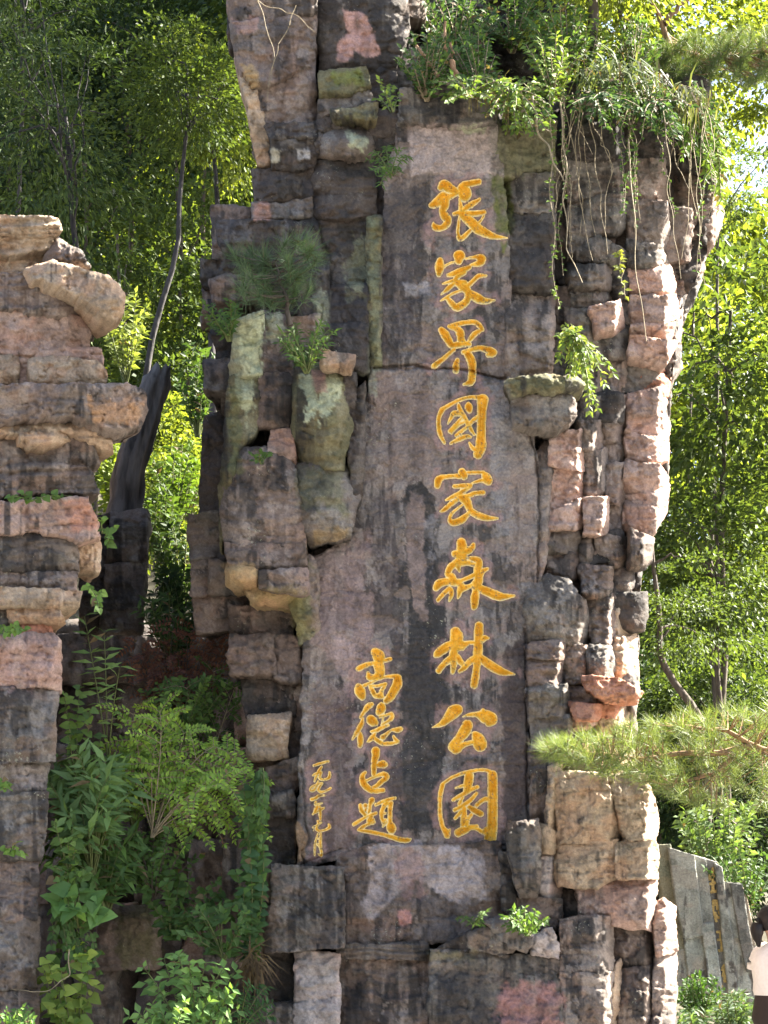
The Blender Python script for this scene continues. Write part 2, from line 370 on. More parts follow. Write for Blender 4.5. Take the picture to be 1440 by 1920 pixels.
patch([(935, 230), (1035, 230), (1030, 330), (940, 330)], (0.16, 0.15, 0.09), 0.6, 22, 14)
patch([(770, 735), (795, 735), (800, 775), (785, 785)], BLACK, 0.85, 6, 3)
patch([(715, 720), (830, 720), (820, 900), (735, 905)], (0.25, 0.19, 0.165), 0.5, 24, 20)
patch([(905, 720), (960, 730), (955, 1000), (930, 1010)], (0.26, 0.25, 0.245), 0.6, 16, 16)
patch([(758, 1010), (752, 940), (770, 908), (796, 900), (816, 928), (824, 1010), (826, 1120), (842, 1240), (826, 1560), (745, 1560), (752, 1300), (770, 1180), (764, 1080)], BLACK, 0.97, 11, 3)
patch([(766, 1085), (758, 965), (772, 925), (790, 930), (797, 1000), (800, 1070), (796, 1160), (784, 1165)], (0.26, 0.20, 0.175), 0.92, 8, 4)
patch([(735, 940), (752, 935), (754, 990), (738, 980)], BLACK, 0.7, 8, 4)
patch([(800, 985), (815, 970), (822, 1060), (806, 1075)], GREYW, 0.55, 14, 5)
patch([(940, 1230), (988, 1180), (990, 1545), (945, 1560), (938, 1400)], (0.075, 0.058, 0.054), 0.92, 10, 4)
patch([(740, 1210), (835, 1200), (838, 1330), (745, 1330)], (0.055, 0.05, 0.048), 0.7, 14, 12)
patch([(690, 930), (745, 930), (745, 1200), (700, 1220)], (0.105, 0.085, 0.08), 0.55, 24, 20)
patch([(580, 1040), (690, 1010), (705, 1190), (645, 1260), (585, 1200)], (0.29, 0.215, 0.195), 0.7, 26, 16)
patch([(632, 1200), (668, 1190), (662, 1300), (640, 1310)], (0.36, 0.275, 0.25), 0.65, 16, 6)
patch([(586, 1280), (660, 1280), (668, 1600), (590, 1610)], (0.165, 0.118, 0.108), 0.6, 16, 16)
patch([(690, 1588), (745, 1578), (800, 1582), (905, 1598), (912, 1680), (860, 1700), (800, 1660), (770, 1650), (735, 1690), (692, 1732), (680, 1692), (700, 1640)], (0.40, 0.345, 0.325), 0.92, 9, 4)
patch([(740, 1600), (800, 1600), (800, 1680), (750, 1680)], (0.30, 0.19, 0.175), 0.6, 22, 5)
patch([(745, 1708), (770, 1706), (772, 1732), (748, 1736)], (0.46, 0.25, 0.22), 0.85, 7, 3)
patch([(790, 1690), (870, 1690), (860, 1760), (800, 1765)], (0.10, 0.088, 0.085), 0.7, 16, 10)
patch([(440, 595), (492, 585), (490, 690), (476, 760), (462, 800), (438, 720)], LICH, 0.85, 12, 5)
patch([(496, 585), (520, 590), (540, 640), (500, 650)], LICH, 0.55, 16, 5)
patch([(566, 700), (585, 705), (600, 760), (575, 800)], LICH, 0.85, 12, 3)
patch([(600, 720), (632, 690), (640, 730), (620, 770), (598, 800)], LICH, 0.85, 12, 3)
patch([(582, 692), (610, 690), (612, 735), (592, 738)], (0.36, 0.22, 0.18), 0.8, 5, 3)
patch([(640, 500), (690, 420), (690, 560), (655, 560)], (0.34, 0.35, 0.21), 0.45, 22, 5)
patch([(590, 560), (620, 545), (615, 600), (592, 640)], LICH, 0.6, 14, 4)
patch([(690, 410), (712, 410), (712, 690), (694, 690)], (0.25, 0.265, 0.15), 0.6, 10, 5)
patch([(655, 250), (690, 255), (680, 285), (660, 275)], LICH, 0.7, 12, 3)
patch([(620, 132), (682, 132), (684, 160), (625, 158)], (0.19, 0.22, 0.06), 0.85, 9, 4)
patch([(440, 880), (505, 890), (490, 920), (445, 915)], BLACK, 0.7, 12, 4)
patch([(555, 880), (645, 880), (650, 960), (560, 950)], (0.145, 0.15, 0.075), 0.6, 20, 12)
patch([(690, 700), (705, 695), (706, 745), (690, 740)], (0.40, 0.42, 0.30), 0.6, 8, 3)
patch([(425, 1060), (478, 1060), (476, 1098), (425, 1098)], (0.42, 0.28, 0.12), 0.55, 16, 4)
patch([(470, 1098), (570, 1108), (560, 1135), (480, 1128)], (0.30, 0.23, 0.10), 0.55, 16, 4)
patch([(590, 995), (655, 990), (650, 1010), (590, 1025)], (0.36, 0.26, 0.13), 0.7, 8, 4)
patch([(544, 1120), (575, 1110), (572, 1190), (550, 1195)], (0.22, 0.20, 0.08), 0.7, 9, 5)
patch([(510, 280), (530, 280), (526, 305), (508, 302)], (0.50, 0.47, 0.36), 0.9, 6, 3)
patch([(556, 280), (578, 278), (582, 298), (558, 300)], (0.55, 0.53, 0.50), 0.9, 6, 3)
patch([(474, 382), (505, 382), (503, 412), (474, 414)], (0.47, 0.27, 0.20), 0.9, 5, 3)
patch([(452, 120), (478, 118), (490, 165), (470, 160)], (0.42, 0.29, 0.14), 0.8, 8, 4)
patch([(438, 35), (485, 35), (480, 62), (442, 62)], (0.42, 0.26, 0.21), 0.7, 8, 4)
patch([(552, 1530), (580, 1570), (572, 1600), (556, 1620)], (0.36, 0.235, 0.13), 0.8, 8, 3)
patch([(555, 1785), (632, 1795), (632, 1930), (555, 1930)], (0.36, 0.33, 0.31), 0.75, 16, 8)
patch([(935, 1845), (1050, 1838), (1050, 1925), (940, 1925)], (0.38, 0.205, 0.185), 0.75, 16, 8)
patch([(806, 1782), (890, 1785), (888, 1800), (808, 1800)], (0.21, 0.18, 0.10), 0.7, 9, 6)
patch([(808, 1815), (905, 1815), (930, 1930), (806, 1930)], (0.05, 0.047, 0.047), 0.65, 14, 12)
patch([(200, 1705), (290, 1700), (292, 1800), (230, 1812)], (0.12, 0.115, 0.045), 0.65, 18, 8)
patch([(18, 1435), (85, 1432), (82, 1475), (20, 1480)], (0.36, 0.31, 0.28), 0.7, 12, 6)
patch([(115, 940), (165, 935), (180, 990), (130, 1000)], (0.45, 0.235, 0.165), 0.8, 8, 5)
patch([(165, 745), (262, 755), (258, 795), (175, 790)], (0.46, 0.27, 0.14), 0.7, 14, 8)
patch([(0, 1195), (110, 1195), (108, 1285), (0, 1285)], (0.40, 0.27, 0.245), 0.5, 20, 14)
patch([(990, 745), (1068, 745), (1060, 775), (1000, 780)], (0.33, 0.315, 0.29), 0.55, 12, 6)
crack([(700, 690), (770, 684), (800, 690), (870, 692), (915, 706), (950, 712)], 2.4, 0.05)
crack([(700, 690), (760, 692), (800, 686)], 2.0, 0.03)
crack([(756, 660), (790, 652), (812, 660), (806, 648), (778, 652)], 4.0, 0.03)
crack([(988, 790), (1004, 850), (1008, 880), (1012, 1000), (1006, 1090)], 2.0, 0.05)
crack([(985, 1180), (988, 1300), (990, 1545)], 1.8, 0.05)
crack([(640, 1590), (560, 1622)], 1.6, 0.03)
crack([(512, 1700), (560, 1690), (600, 1720), (640, 1740)], 1.6, 0.02)
crack([(566, 1440), (572, 1540), (580, 1575), (566, 1600), (570, 1622)], 1.6, 0.03)
crack([(600, 1640), (628, 1660), (640, 1720)], 1.8, 0.025)
patch([(835, 1200), (850, 1190), (846, 1330), (836, 1420), (828, 1300)], BLACK, 0.8, 9, 4)
patch([(700, 1240), (745, 1215), (750, 1560), (700, 1575)], (0.12, 0.092, 0.085), 0.7, 14, 8)
patch([(905, 1100), (925, 1090), (932, 1240), (915, 1260)], (0.07, 0.062, 0.06), 0.7, 9, 4)
patch([(728, 520), (742, 515), (746, 690), (730, 690)], BLACK, 0.7, 8, 4)
patch([(770, 350), (800, 345), (806, 420), (775, 430)], (0.06, 0.056, 0.056), 0.7, 12, 5)
patch([(955, 400), (1035, 400), (1030, 540), (960, 540)], (0.075, 0.07, 0.068), 0.6, 16, 10)
patch([(850, 860), (900, 850), (905, 880), (860, 890)], (0.07, 0.07, 0.07), 0.5, 14, 6)
patch([(846, 735), (900, 720), (905, 745), (850, 750)], (0.08, 0.08, 0.085), 0.5, 12, 6)
patch([(500, 640), (545, 620), (545, 690), (505, 690)], BLACK, 0.6, 14, 5)
patch([(430, 720), (450, 710), (455, 880), (432, 900)], (0.12, 0.13, 0.06), 0.7, 12, 5)
patch([(600, 560), (690, 540), (690, 690), (640, 690)], (0.05, 0.048, 0.05), 0.6, 18, 8)
crack([(765, 985), (745, 1030), (735, 1100)], 1.2, 0.012)

# ------------------------------------------------------------------ the carved rock pillar
pillar = empty('rock_pillar', (0.5, 14, 0), 'tall reddish sandstone pillar carved with golden Chinese characters', 'rock pillar'); pillar['kind'] = 'thing'
face = {}
def pb(poly, d, key='gr', **kw): return blk(poly, d, key, parent=pillar, **kw)
# core behind the joints
blk([(445, -30), (770, -30), (772, 150), (1050, 190), (1330, 165), (1340, 330), (1320, 480), (1262, 600), (1248, 900), (1200, 1050), (1190, 1330), (1205, 1460), (1215, 1690), (1245, 1720), (1250, 1950), (505, 1950), (505, 1760), (520, 1600), (480, 1400), (440, 1250), (440, 1100), (430, 1000), (430, 620), (400, 560), (420, 450), (480, 400), (500, 250)],
    -0.62, 'dk', 'rock_core', pillar, step=6, thick=2.6, facets=0, bev=14, amp=2.2, pat=False)
# upper left
pb([(426, -25), (592, -25), (594, 20), (560, 28), (432, 46)], -0.05, 'gp', tx=0.1)
pb([(430, 44), (560, 27), (592, 28), (588, 108), (505, 160), (480, 176), (444, 112)], 0.02, 'gp', cb=22, cl=16)
pb([(441, 106), (480, 168), (500, 235), (504, 306), (486, 312), (472, 255), (462, 182)], -0.06, 'tn', cl=14, cls=1.5, facets=2)
pb([(484, 165), (588, 106), (595, 228), (500, 236)], -0.02, 'gp', dome=0.03)
pb([(500, 233), (595, 230), (595, 256), (504, 260)], 0.05, 'dk', bev=5, step=2.5)
pb([(505, 260), (593, 256), (590, 316), (508, 318)], 0.02, 'dk')
pb([(474, 318), (588, 316), (586, 372), (480, 380)], -0.02, 'dk', cl=12)
pb([(472, 380), (530, 384), (584, 368), (588, 408), (474, 416)], 0.03, 'gr', cb=10)
pb([(592, -25), (764, -25), (764, 62), (742, 125), (600, 134)], -0.08, 'dk', dome=0.03)
pb([(600, 132), (688, 128), (694, 162), (602, 188)], 0.02, 'mo', cb=18)
pb([(686, 128), (742, 122), (752, 200), (692, 200)], -0.1, 'dk')
pb([(598, 186), (690, 166), (704, 200), (626, 207), (598, 222)], 0.0, 'gr')
pb([(620, 205), (707, 196), (704, 221), (624, 220)], 0.14, 'mo', bev=5, step=2.5)
pb([(596, 221), (624, 219), (624, 292), (590, 292)], 0.02, 'dk')
pb([(622, 219), (670, 219), (668, 248), (622, 248)], 0.0, 'gr', step=2.5)
pb([(668, 215), (754, 203), (756, 255), (670, 254)], 0.0, 'dk')
pb([(604, 250), (640, 244), (694, 246), (702, 292), (600, 293)], 0.16, 'gr', dome=0.06, ct=14)
pb([(694, 252), (756, 254), (752, 340), (702, 345)], -0.06, 'dk')
pb([(584, 291), (702, 290), (704, 406), (590, 410)], 0.05, 'dk', dome=0.03)
pb([(700, 340), (752, 335), (722, 410), (704, 420)], -0.05, 'dk')
pb([(588, 408), (704, 406), (708, 535), (612, 545), (588, 486)], 0.0, 'dk', strata=0.015)
pb([(408, 416), (470, 411), (560, 416), (592, 408), (604, 482), (560, 505), (420, 474), (410, 440)], 0.10, 'dk', ct=12)
pb([(418, 444), (452, 442), (458, 500), (396, 545), (418, 490)], 0.05, 'dk')
pb([(392, 524), (470, 500), (484, 562), (400, 568)], 0.08, 'gp', ct=16)
pb([(470, 500), (612, 488), (622, 585), (480, 592)], 0.05, 'dk')
pb([(392, 566), (480, 560), (440, 610), (432, 780), (418, 770), (400, 640)], -0.25, 'dk')
# left buttress
pb([(438, 604), (492, 582), (490, 702), (432, 707)], 0.34, 'li', cl=16, cls=1.2)
pb([(430, 704), (484, 700), (484, 804), (446, 850), (424, 950), (414, 1032), (412, 940), (422, 800)], 0.30, 'mo', cl=18, cls=1.4)
pb([(488, 580), (548, 598), (548, 702), (488, 702)], 0.28, 'gp')
pb([(486, 701), (547, 700), (547, 806), (480, 802)], 0.36, 'gp', dome=0.05)
pb([(510, 806), (548, 804), (552, 872), (502, 868)], 0.30, 'pk')
pb([(440, 842), (506, 836), (550, 872), (574, 1022), (424, 1032), (414, 965), (424, 880)], 0.40, 'gp', dome=0.07, cl=18)
pb([(546, 690), (600, 680), (644, 688), (658, 800), (644, 882), (550, 874)], 0.44, 'mo', dome=0.09, cr=22, cl=14)
pb([(550, 870), (652, 872), (674, 932), (656, 1004), (582, 1022), (556, 962)], 0.42, 'gr', dome=0.10, cb=22)
pb([(638, 688), (668, 700), (670, 772), (648, 764)], 0.36, 'dk', dome=0.05)
pb([(652, 760), (684, 715), (684, 850), (674, 965), (660, 960)], 0.26, 'dk', cr=12)
pb([(600, 655), (664, 668), (656, 692), (604, 684)], 0.52, 'tn', bev=5, cb=8, step=2.5)
pb([(612, 540), (692, 532), (688, 606), (606, 614)], 0.16, 'dk')
pb([(600, 610), (690, 602), (692, 700), (650, 684), (598, 660)], 0.22, 'dk', dome=0.04)
pb([(560, 500), (614, 486), (618, 600), (560, 620)], 0.16, 'dk')
pb([(540, 595), (604, 590), (604, 690), (546, 695)], 0.22, 'gp')
pb([(688, 408), (712, 404), (716, 692), (690, 704)], 0.10, 'mo', bev=5)
pb([(424, 1020), (572, 1020), (574, 1072), (430, 1078)], 0.36, 'br', cb=12)
pb([(424, 1060), (482, 1066), (478, 1098), (426, 1096)], 0.46, 'oc', cb=14, cbs=1.0, dome=0.04)
pb([(486, 1070), (574, 1068), (577, 1112), (484, 1102)], 0.42, 'gp', cb=10)
pb([(458, 1100), (577, 1108), (562, 1142), (470, 1134)], 0.26, 'oc', cb=26, cbs=1.6)
pb([(545, 1116), (580, 1040), (592, 1050), (600, 1185), (560, 1205)], 0.18, 'mo', cl=14)
pb([(355, 966), (418, 958), (424, 1042), (356, 1052)], -0.35, 'gr')
pb([(358, 1052), (440, 1044), (445, 1110), (360, 1115)], -0.32, 'br')
pb([(362, 1112), (460, 1106), (500, 1150), (430, 1180), (370, 1190)], -0.38, 'br')
pb([(384, 780), (424, 768), (418, 962), (372, 970)], -0.40, 'dk')
# recess below the buttress
pb([(430, 1136), (548, 1138), (548, 1192), (432, 1192)], -0.20, 'br')
pb([(430, 1192), (512, 1190), (517, 1264), (428, 1264)], 0.02, 'br', dome=0.03)
pb([(513, 1190), (566, 1195), (562, 1280), (512, 1270)], -0.05, 'br')
pb([(453, 1264), (556, 1276), (552, 1342), (460, 1342)], -0.18, 'dk')
pb([(463, 1340), (544, 1338), (538, 1422), (462, 1424)], -0.02, 'tn', dome=0.04)
pb([(462, 1424), (540, 1422), (552, 1440), (500, 1446), (470, 1560), (440, 1640), (430, 1560)], -0.25, 'br')
pb([(498, 1440), (560, 1420), (558, 1482), (498, 1482)], -0.10, 'br')
pb([(497, 1484), (552, 1480), (552, 1530), (496, 1532)], -0.06, 'gr')
pb([(498, 1532), (552, 1530), (552, 1618), (496, 1622)], -0.12, 'dk')
pb([(420, 1560), (500, 1550), (498, 1700), (418, 1700)], -0.30, 'br')
pb([(493, 1626), (514, 1622), (512, 1702), (492, 1702)], 0.22, 'gr', bev=5)
pb([(510, 1620), (644, 1630), (644, 1776), (498, 1784), (496, 1702), (512, 1700)], 0.30, 'gr', cl=10)
pb([(554, 1782), (636, 1790), (636, 1866), (553, 1884)], 0.16, 'pl')
pb([(552, 1882), (636, 1866), (636, 1945), (548, 1945)], 0.14, 'pl')
pb([(498, 1786), (557, 1784), (555, 1882), (508, 1872)], -0.12, 'dk')
pb([(503, 1886), (556, 1880), (554, 1945), (503, 1945)], 0.12, 'gr', ct=10)
# the base below the inscription
pb([(632, 1600), (700, 1585), (940, 1580), (950, 1724), (872, 1764), (640, 1776)], 0.12, 'br', facets=2)
pb([(628, 1774), (802, 1768), (804, 1800), (630, 1796)], 0.20, 'gr', bev=4, strata=0.03, sf=0.3, step=2.5)
pb([(632, 1796), (804, 1798), (806, 1945), (634, 1945)], 0.10, 'gp', strata=0.02)
pb([(808, 1780), (890, 1784), (940, 1792), (1000, 1788), (1054, 1796), (1052, 1945), (804, 1945)], 0.24, 'gr', facets=2)
pb([(843, 1766), (884, 1742), (890, 1786), (812, 1784)], 0.22, 'dk')
pb([(878, 1748), (930, 1736), (965, 1782), (940, 1790), (884, 1784)], 0.34, 'gr')
pb([(908, 1726), (938, 1718), (1000, 1764), (988, 1784), (955, 1776)], 0.42, 'gr', ct=12, bev=5)
pb([(996, 1752), (1036, 1738), (1054, 1796), (1000, 1788)], 0.30, 'pl', cr=12)
pb([(940, 1690), (1000, 1684), (1052, 1686), (1052, 1742), (1000, 1748), (960, 1730)], 0.14, 'gp', cr=8)
pb([(951, 1542), (1010, 1535), (1014, 1570), (1012, 1650), (1006, 1682), (976, 1684), (956, 1602)], 0.40, 'gr', ct=8, cb=12, cr=10)
pb([(938, 1598), (958, 1600), (970, 1706), (944, 1706)], 0.16, 'dk', bev=4)
pb([(1008, 1540), (1042, 1560), (1040, 1600), (1016, 1600)], 0.22, 'tn', dome=0.05, cr=10)
# the inscribed slabs
face['cap'] = pb([(750, 168), (860, 158), (928, 162), (930, 230), (750, 230)], 0.10, 'gr', ct=10)
face['upper'] = pb([(750, 226), (930, 226), (948, 400), (955, 540), (950, 716), (700, 693), (704, 600), (714, 500), (722, 340)], 0.02, 'sl', name='inscribed_slab', step=2.0, facets=0, amp=0.55, bev=6, strata=0.004, spall=0.02)
face['lower'] = pb([(700, 690), (800, 686), (950, 714), (990, 780), (1008, 860), (1010, 1096), (986, 1150), (992, 1545), (945, 1602), (700, 1592), (558, 1626), (562, 1440), (570, 1220), (578, 1050), (655, 1010), (676, 800)], 0.05, 'sl', name='inscribed_slab', step=2.0, facets=0, amp=0.5, bev=7, strata=0.003, spall=0.02)
pb([(928, 226), (1042, 222), (1040, 332), (934, 334)], -0.02, 'mo')
pb([(944, 332), (1036, 322), (1038, 398), (950, 394)], 0.0, 'gr', cr=6)
pb([(950, 394), (1042, 400), (1036, 548), (955, 544)], 0.02, 'dk', cr=8, cb=10)
pb([(952, 546), (1040, 548), (1034, 704), (948, 714)], 0.08, 'gp', cr=8)
pb([(944, 714), (1030, 702), (1078, 704), (1098, 720), (1060, 736), (958, 738)], 0.36, 'mo', bev=4, ct=8, cb=8)
pb([(958, 740), (1072, 744), (1078, 782), (1042, 810), (964, 794)], 0.28, 'gr', cb=14, cr=10)
def halfplane(poly, px, py, nx, ny):
    out = []; n = len(poly)
    for i in range(n):
        a, b = poly[i], poly[(i + 1) % n]; da = (a[0] - px) * nx + (a[1] - py) * ny; db = (b[0] - px) * nx + (b[1] - py) * ny
        if da <= 0: out.append(tuple(a))
        if (da < 0) != (db < 0): t = da / (da - db); out.append((a[0] + (b[0] - a[0]) * t, a[1] + (b[1] - a[1]) * t))
    return out
def area(p):
    q = np.asarray(p); return 0.5 * abs(np.dot(q[:, 0], np.roll(q[:, 1], -1)) - np.dot(q[:, 1], np.roll(q[:, 0], -1)))
spr = random.Random(21)
def split(poly, lim):
    if len(poly) < 3: return []
    q = np.asarray(poly, float); mn, mx = q.min(0), q.max(0); w, h = mx - mn
    if area(poly) < lim or max(w, h) < 62: return [poly]
    c = mn + (mx - mn) * np.array([spr.uniform(0.35, 0.65), spr.uniform(0.35, 0.65)])
    a = spr.gauss(0, 0.16) + (0 if w > h * 1.05 else math.pi / 2)
    nx, ny = math.cos(a), math.sin(a)
    return split(halfplane(poly, c[0], c[1], nx, ny), lim) + split(halfplane(poly, c[0], c[1], -nx, -ny), lim)
# right tower
def pr(poly, d, key='gp', **kw):
    cy = np.mean(np.asarray(poly)[:, 1]); pieces = split(poly, 5200 if 480 < cy < 1440 else 14000) if 'keep' not in kw else [poly]
    kw.pop('keep', None)
    for k, p in enumerate(pieces):
        if area(p) > 120: pr1(p, d + (spr.uniform(-0.05, 0.04) if len(pieces) > 1 else 0), key if spr.random() < 0.85 else spr.choice(['gp', 'br', 'pk', 'gr']), **dict(kw, cr=kw.get('cr', 9) * (1 if len(pieces) == 1 else 0.9), facets=4 if len(pieces) == 1 else 2))
def pr1(poly, d, key='gp', **kw):
    kw['cr'] = kw.get('cr', 9) + 4; kw['crs'] = 2.7
    my = np.mean(np.asarray(poly)[:, 1]); mx_ = np.mean(np.asarray(poly)[:, 0])
    d -= (0.0024 if 440 < my < 1440 else 0.0014) * (mx_ - 1060) if my < 1440 else 0.0009 * (mx_ - 1100)
    kw.setdefault('facets', 4); kw.setdefault('step', 2.5)
    return pb(poly, d, key, **kw)
pb([(1036, 150), (1062, 150), (1066, 570), (1040, 560)], -0.35, 'dk')
pr([(1058, 160), (1165, 150), (1168, 295), (1062, 300)], -0.08, 'dk')
pr([(1062, 298), (1168, 290), (1172, 425), (1110, 440), (1066, 475)], -0.05, 'gr')
pr([(1062, 472), (1120, 436), (1182, 475), (1188, 560), (1122, 578), (1074, 578)], 0.05, 'gr', dome=0.07)
pr([(1106, 576), (1162, 562), (1172, 618), (1120, 624)], 0.22, 'pk', cr=14)
pr([(1060, 578), (1110, 580), (1120, 640), (1066, 650)], -0.05, 'gr')
pr([(1066, 640), (1180, 615), (1182, 735), (1098, 740), (1070, 705)], -0.12, 'gp')
pr([(1164, 150), (1250, 140), (1255, 300), (1170, 305)], -0.12, 'dk')
pr([(1170, 300), (1246, 298), (1250, 380), (1174, 372)], -0.10, 'gp')
pr([(1172, 372), (1250, 378), (1256, 470), (1180, 455)], -0.02, 'gp')
pr([(1178, 450), (1240, 462), (1256, 500), (1274, 592), (1204, 618), (1182, 604)], 0.18, 'pk', cr=22, crs=1.6, cb=14)
pr([(1182, 608), (1262, 604), (1268, 650), (1238, 692), (1180, 674)], 0.22, 'pk', cb=24, cr=14)
pr([(1194, 688), (1240, 686), (1256, 708), (1254, 742), (1200, 748)], 0.02, 'rd', cr=10)
pr([(1262, 600), (1280, 560), (1276, 690), (1262, 704)], -0.05, 'tn', cr=10)
pr([(1178, 740), (1248, 724), (1254, 862), (1176, 864)], 0.06, 'pk', cr=16)
pr([(1172, 862), (1236, 872), (1252, 900), (1248, 962), (1218, 1014), (1170, 994)], 0.14, 'pk', cr=14, dome=0.05)
pr([(1184, 992), (1226, 1012), (1222, 1052), (1186, 1058)], 0.30, 'tn', cr=20, keep=1)
pr([(1250, 130), (1330, 150), (1340, 335), (1256, 305)], -0.3, 'dk')
pr([(1250, 302), (1342, 332), (1356, 400), (1330, 470), (1258, 425)], -0.25, 'gp', dome=0.1)
pr([(1250, 420), (1292, 425), (1294, 470), (1254, 476)], -0.02, 'tn', cr=10)
pr([(1292, 438), (1324, 440), (1322, 505), (1290, 520)], -0.12, 'pk')
pr([(1254, 474), (1294, 470), (1290, 545), (1274, 580), (1262, 540)], -0.08, 'gp', cr=8)
pr([(1288, 515), (1318, 505), (1300, 560), (1280, 600), (1270, 580)], -0.2, 'gp')
pr([(1034, 812), (1094, 804), (1092, 986), (1024, 992)], 0.02, 'pk', cr=7)
pr([(1024, 988), (1090, 986), (1086, 1038), (1028, 1034)], -0.02, 'gp', cr=6)
pr([(1028, 1034), (1086, 1036), (1080, 1085), (1020, 1090)], -0.1, 'br')
pr([(1006, 850), (1036, 812), (1028, 1030), (1012, 1085)], -0.05, 'gp', cr=4, bev=4)
pr([(1072, 740), (1130, 745), (1132, 800), (1084, 810)], -0.02, 'gr', cr=10)
pr([(1086, 790), (1136, 790), (1140, 935), (1094, 940)], 0.05, 'gp', cr=20, crs=1.4)
pr([(1128, 745), (1180, 740), (1176, 870), (1136, 880)], -0.02, 'gp', cr=18, crs=1.5)
pr([(1094, 934), (1138, 934), (1140, 1003), (1096, 1003)], 0.16, 'pk', cr=8)
pr([(1134, 872), (1180, 868), (1184, 1010), (1140, 1012)], 0.0, 'gp', cr=18, crs=1.4)
pr([(1084, 1000), (1120, 1003), (1116, 1060), (1084, 1060)], 0.03, 'gr', dome=0.05)
pr([(984, 1094), (1030, 1078), (1064, 1082), (1096, 1130), (1116, 1206), (988, 1208)], 0.14, 'gr', dome=0.09, cr=20, keep=1)
pr([(1082, 1060), (1148, 1066), (1146, 1114), (1098, 1118)], 0.14, 'gp', cr=7, cb=8)
pr([(1112, 1003), (1178, 1010), (1184, 1145), (1146, 1150), (1146, 1066), (1116, 1060)], 0.02, 'gp', cr=24, crs=1.4)
pr([(1096, 1114), (1150, 1112), (1160, 1210), (1112, 1212)], 0.06, 'br', cr=14)
pr([(984, 1208), (1060, 1200), (1106, 1212), (1108, 1278), (990, 1294)], 0.08, 'br', ct=8)
pr([(1098, 1208), (1152, 1212), (1152, 1284), (1104, 1282)], 0.18, 'gr', cr=14, ct=6)
pr([(1146, 1110), (1188, 1120), (1198, 1300), (1154, 1290)], 0.02, 'tn', cr=30, crs=1.4)
pr([(1092, 1268), (1160, 1272), (1206, 1298), (1192, 1318), (1140, 1314), (1100, 1290)], 0.46, 'rd', bev=4, cb=14, cbs=1.6, sf=0.3, step=2.5)
pr([(1068, 1318), (1128, 1322), (1122, 1352), (1080, 1350)], 0.26, 'rd', bev=5, cb=8)
pr([(1120, 1300), (1164, 1316), (1160, 1345), (1124, 1345)], 0.12, 'rd', bev=5)
pr([(1060, 1284), (1120, 1290), (1125, 1360), (1064, 1370)], 0.02, 'br')
pr([(1124, 1340), (1180, 1320), (1190, 1450), (1130, 1452)], 0.0, 'tn', cr=20)
pr([(988, 1290), (1064, 1284), (1072, 1404), (1000, 1408)], 0.10, 'gr', cr=8)
pr([(994, 1404), (1036, 1402), (1040, 1540), (994, 1545)], 0.02, 'br', cr=5)
pr([(1030, 1440), (1050, 1430), (1052, 1580), (1026, 1560)], 0.14, 'tn', cr=14, crs=1.6)
pr([(1042, 1452), (1060, 1448), (1212, 1456), (1238, 1540), (1228, 1574), (1046, 1578)], 0.20, 'tn', cr=26, crs=1.6, facets=2)
pr([(1040, 1576), (1158, 1574), (1164, 1640), (1122, 1664), (1046, 1664)], 0.14, 'tn', cr=6)
pr([(1014, 1600), (1048, 1590), (1052, 1690), (1010, 1680)], 0.04, 'pl', cr=16)
pr([(1154, 1580), (1228, 1576), (1236, 1600), (1232, 1648), (1156, 1648)], 0.26, 'tn', cr=14)
pr([(1076, 1660), (1160, 1646), (1230, 1646), (1232, 1742), (1182, 1744), (1090, 1724)], 0.12, 'pk', cr=14)
pr([(1050, 1722), (1100, 1716), (1148, 1722), (1152, 1830), (1144, 1945), (1054, 1945)], 0.24, 'gp', cr=14)
pr([(1148, 1730), (1228, 1740), (1230, 1945), (1156, 1945)], 0.04, 'br', cr=16, dome=0.06)
pr([(1224, 1700), (1246, 1684), (1266, 1700), (1270, 1782), (1230, 1794)], 0.08, 'pk', cr=18, crs=1.5)
pr([(1228, 1790), (1268, 1780), (1266, 1945), (1222, 1945)], 0.06, 'gp', cr=20, crs=1.5)
pr([(1140, 1830), (1162, 1800), (1168, 1945), (1140, 1945)], 0.12, 'tn', cr=10)

blk([(752, -40), (1075, -40), (1080, 200), (752, 200)], -1.1, 'dk', parent=pillar, step=4, thick=1.2, facets=2, amp=2.0)
# filler courses wherever no block was traced, set a little deeper
def covered(poly, blocks):
    mn, mx = np.min(poly, 0), np.max(poly, 0)
    gx, gy = np.meshgrid(np.linspace(mn[0], mx[0], 7), np.linspace(mn[1], mx[1], 7)); x, y = gx.ravel(), gy.ravel()
    k = np.zeros(x.shape, bool)
    for b in blocks: k |= poly_sd(b['poly'], x, y) > 1
    return k.mean()
traced = [b for b in BLOCKS if b['name'] != 'rock_core' and b['d'] > -1]
outline = BLOCKS[0]['poly']
fr = random.Random(3)
yy = -30
while yy < 1940:
    hh = fr.uniform(44, 110); xx = 400 + fr.uniform(-30, 0)
    while xx < 1340:
        ww = fr.uniform(50, 150)
        q = [(xx + fr.uniform(-4, 4), yy + fr.uniform(-5, 5)), (xx + ww + 2, yy + fr.uniform(-5, 5)), (xx + ww + fr.uniform(-3, 4), yy + hh + 2), (xx, yy + hh + fr.uniform(-2, 6))]
        if poly_sd(outline, np.array([xx + ww / 2]), np.array([yy + hh / 2]))[0] > (-6 if xx < 800 else 30) and covered(q, traced) < 0.93:
            pb(q, -0.26 + fr.uniform(-0.08, 0.08) - max(0, xx - 1060) * 0.0018, fr.choice(['gr', 'br', 'gp', 'dk']), step=4.0, cr=8, bev=6, wob=6)
        xx += ww
    yy += hh

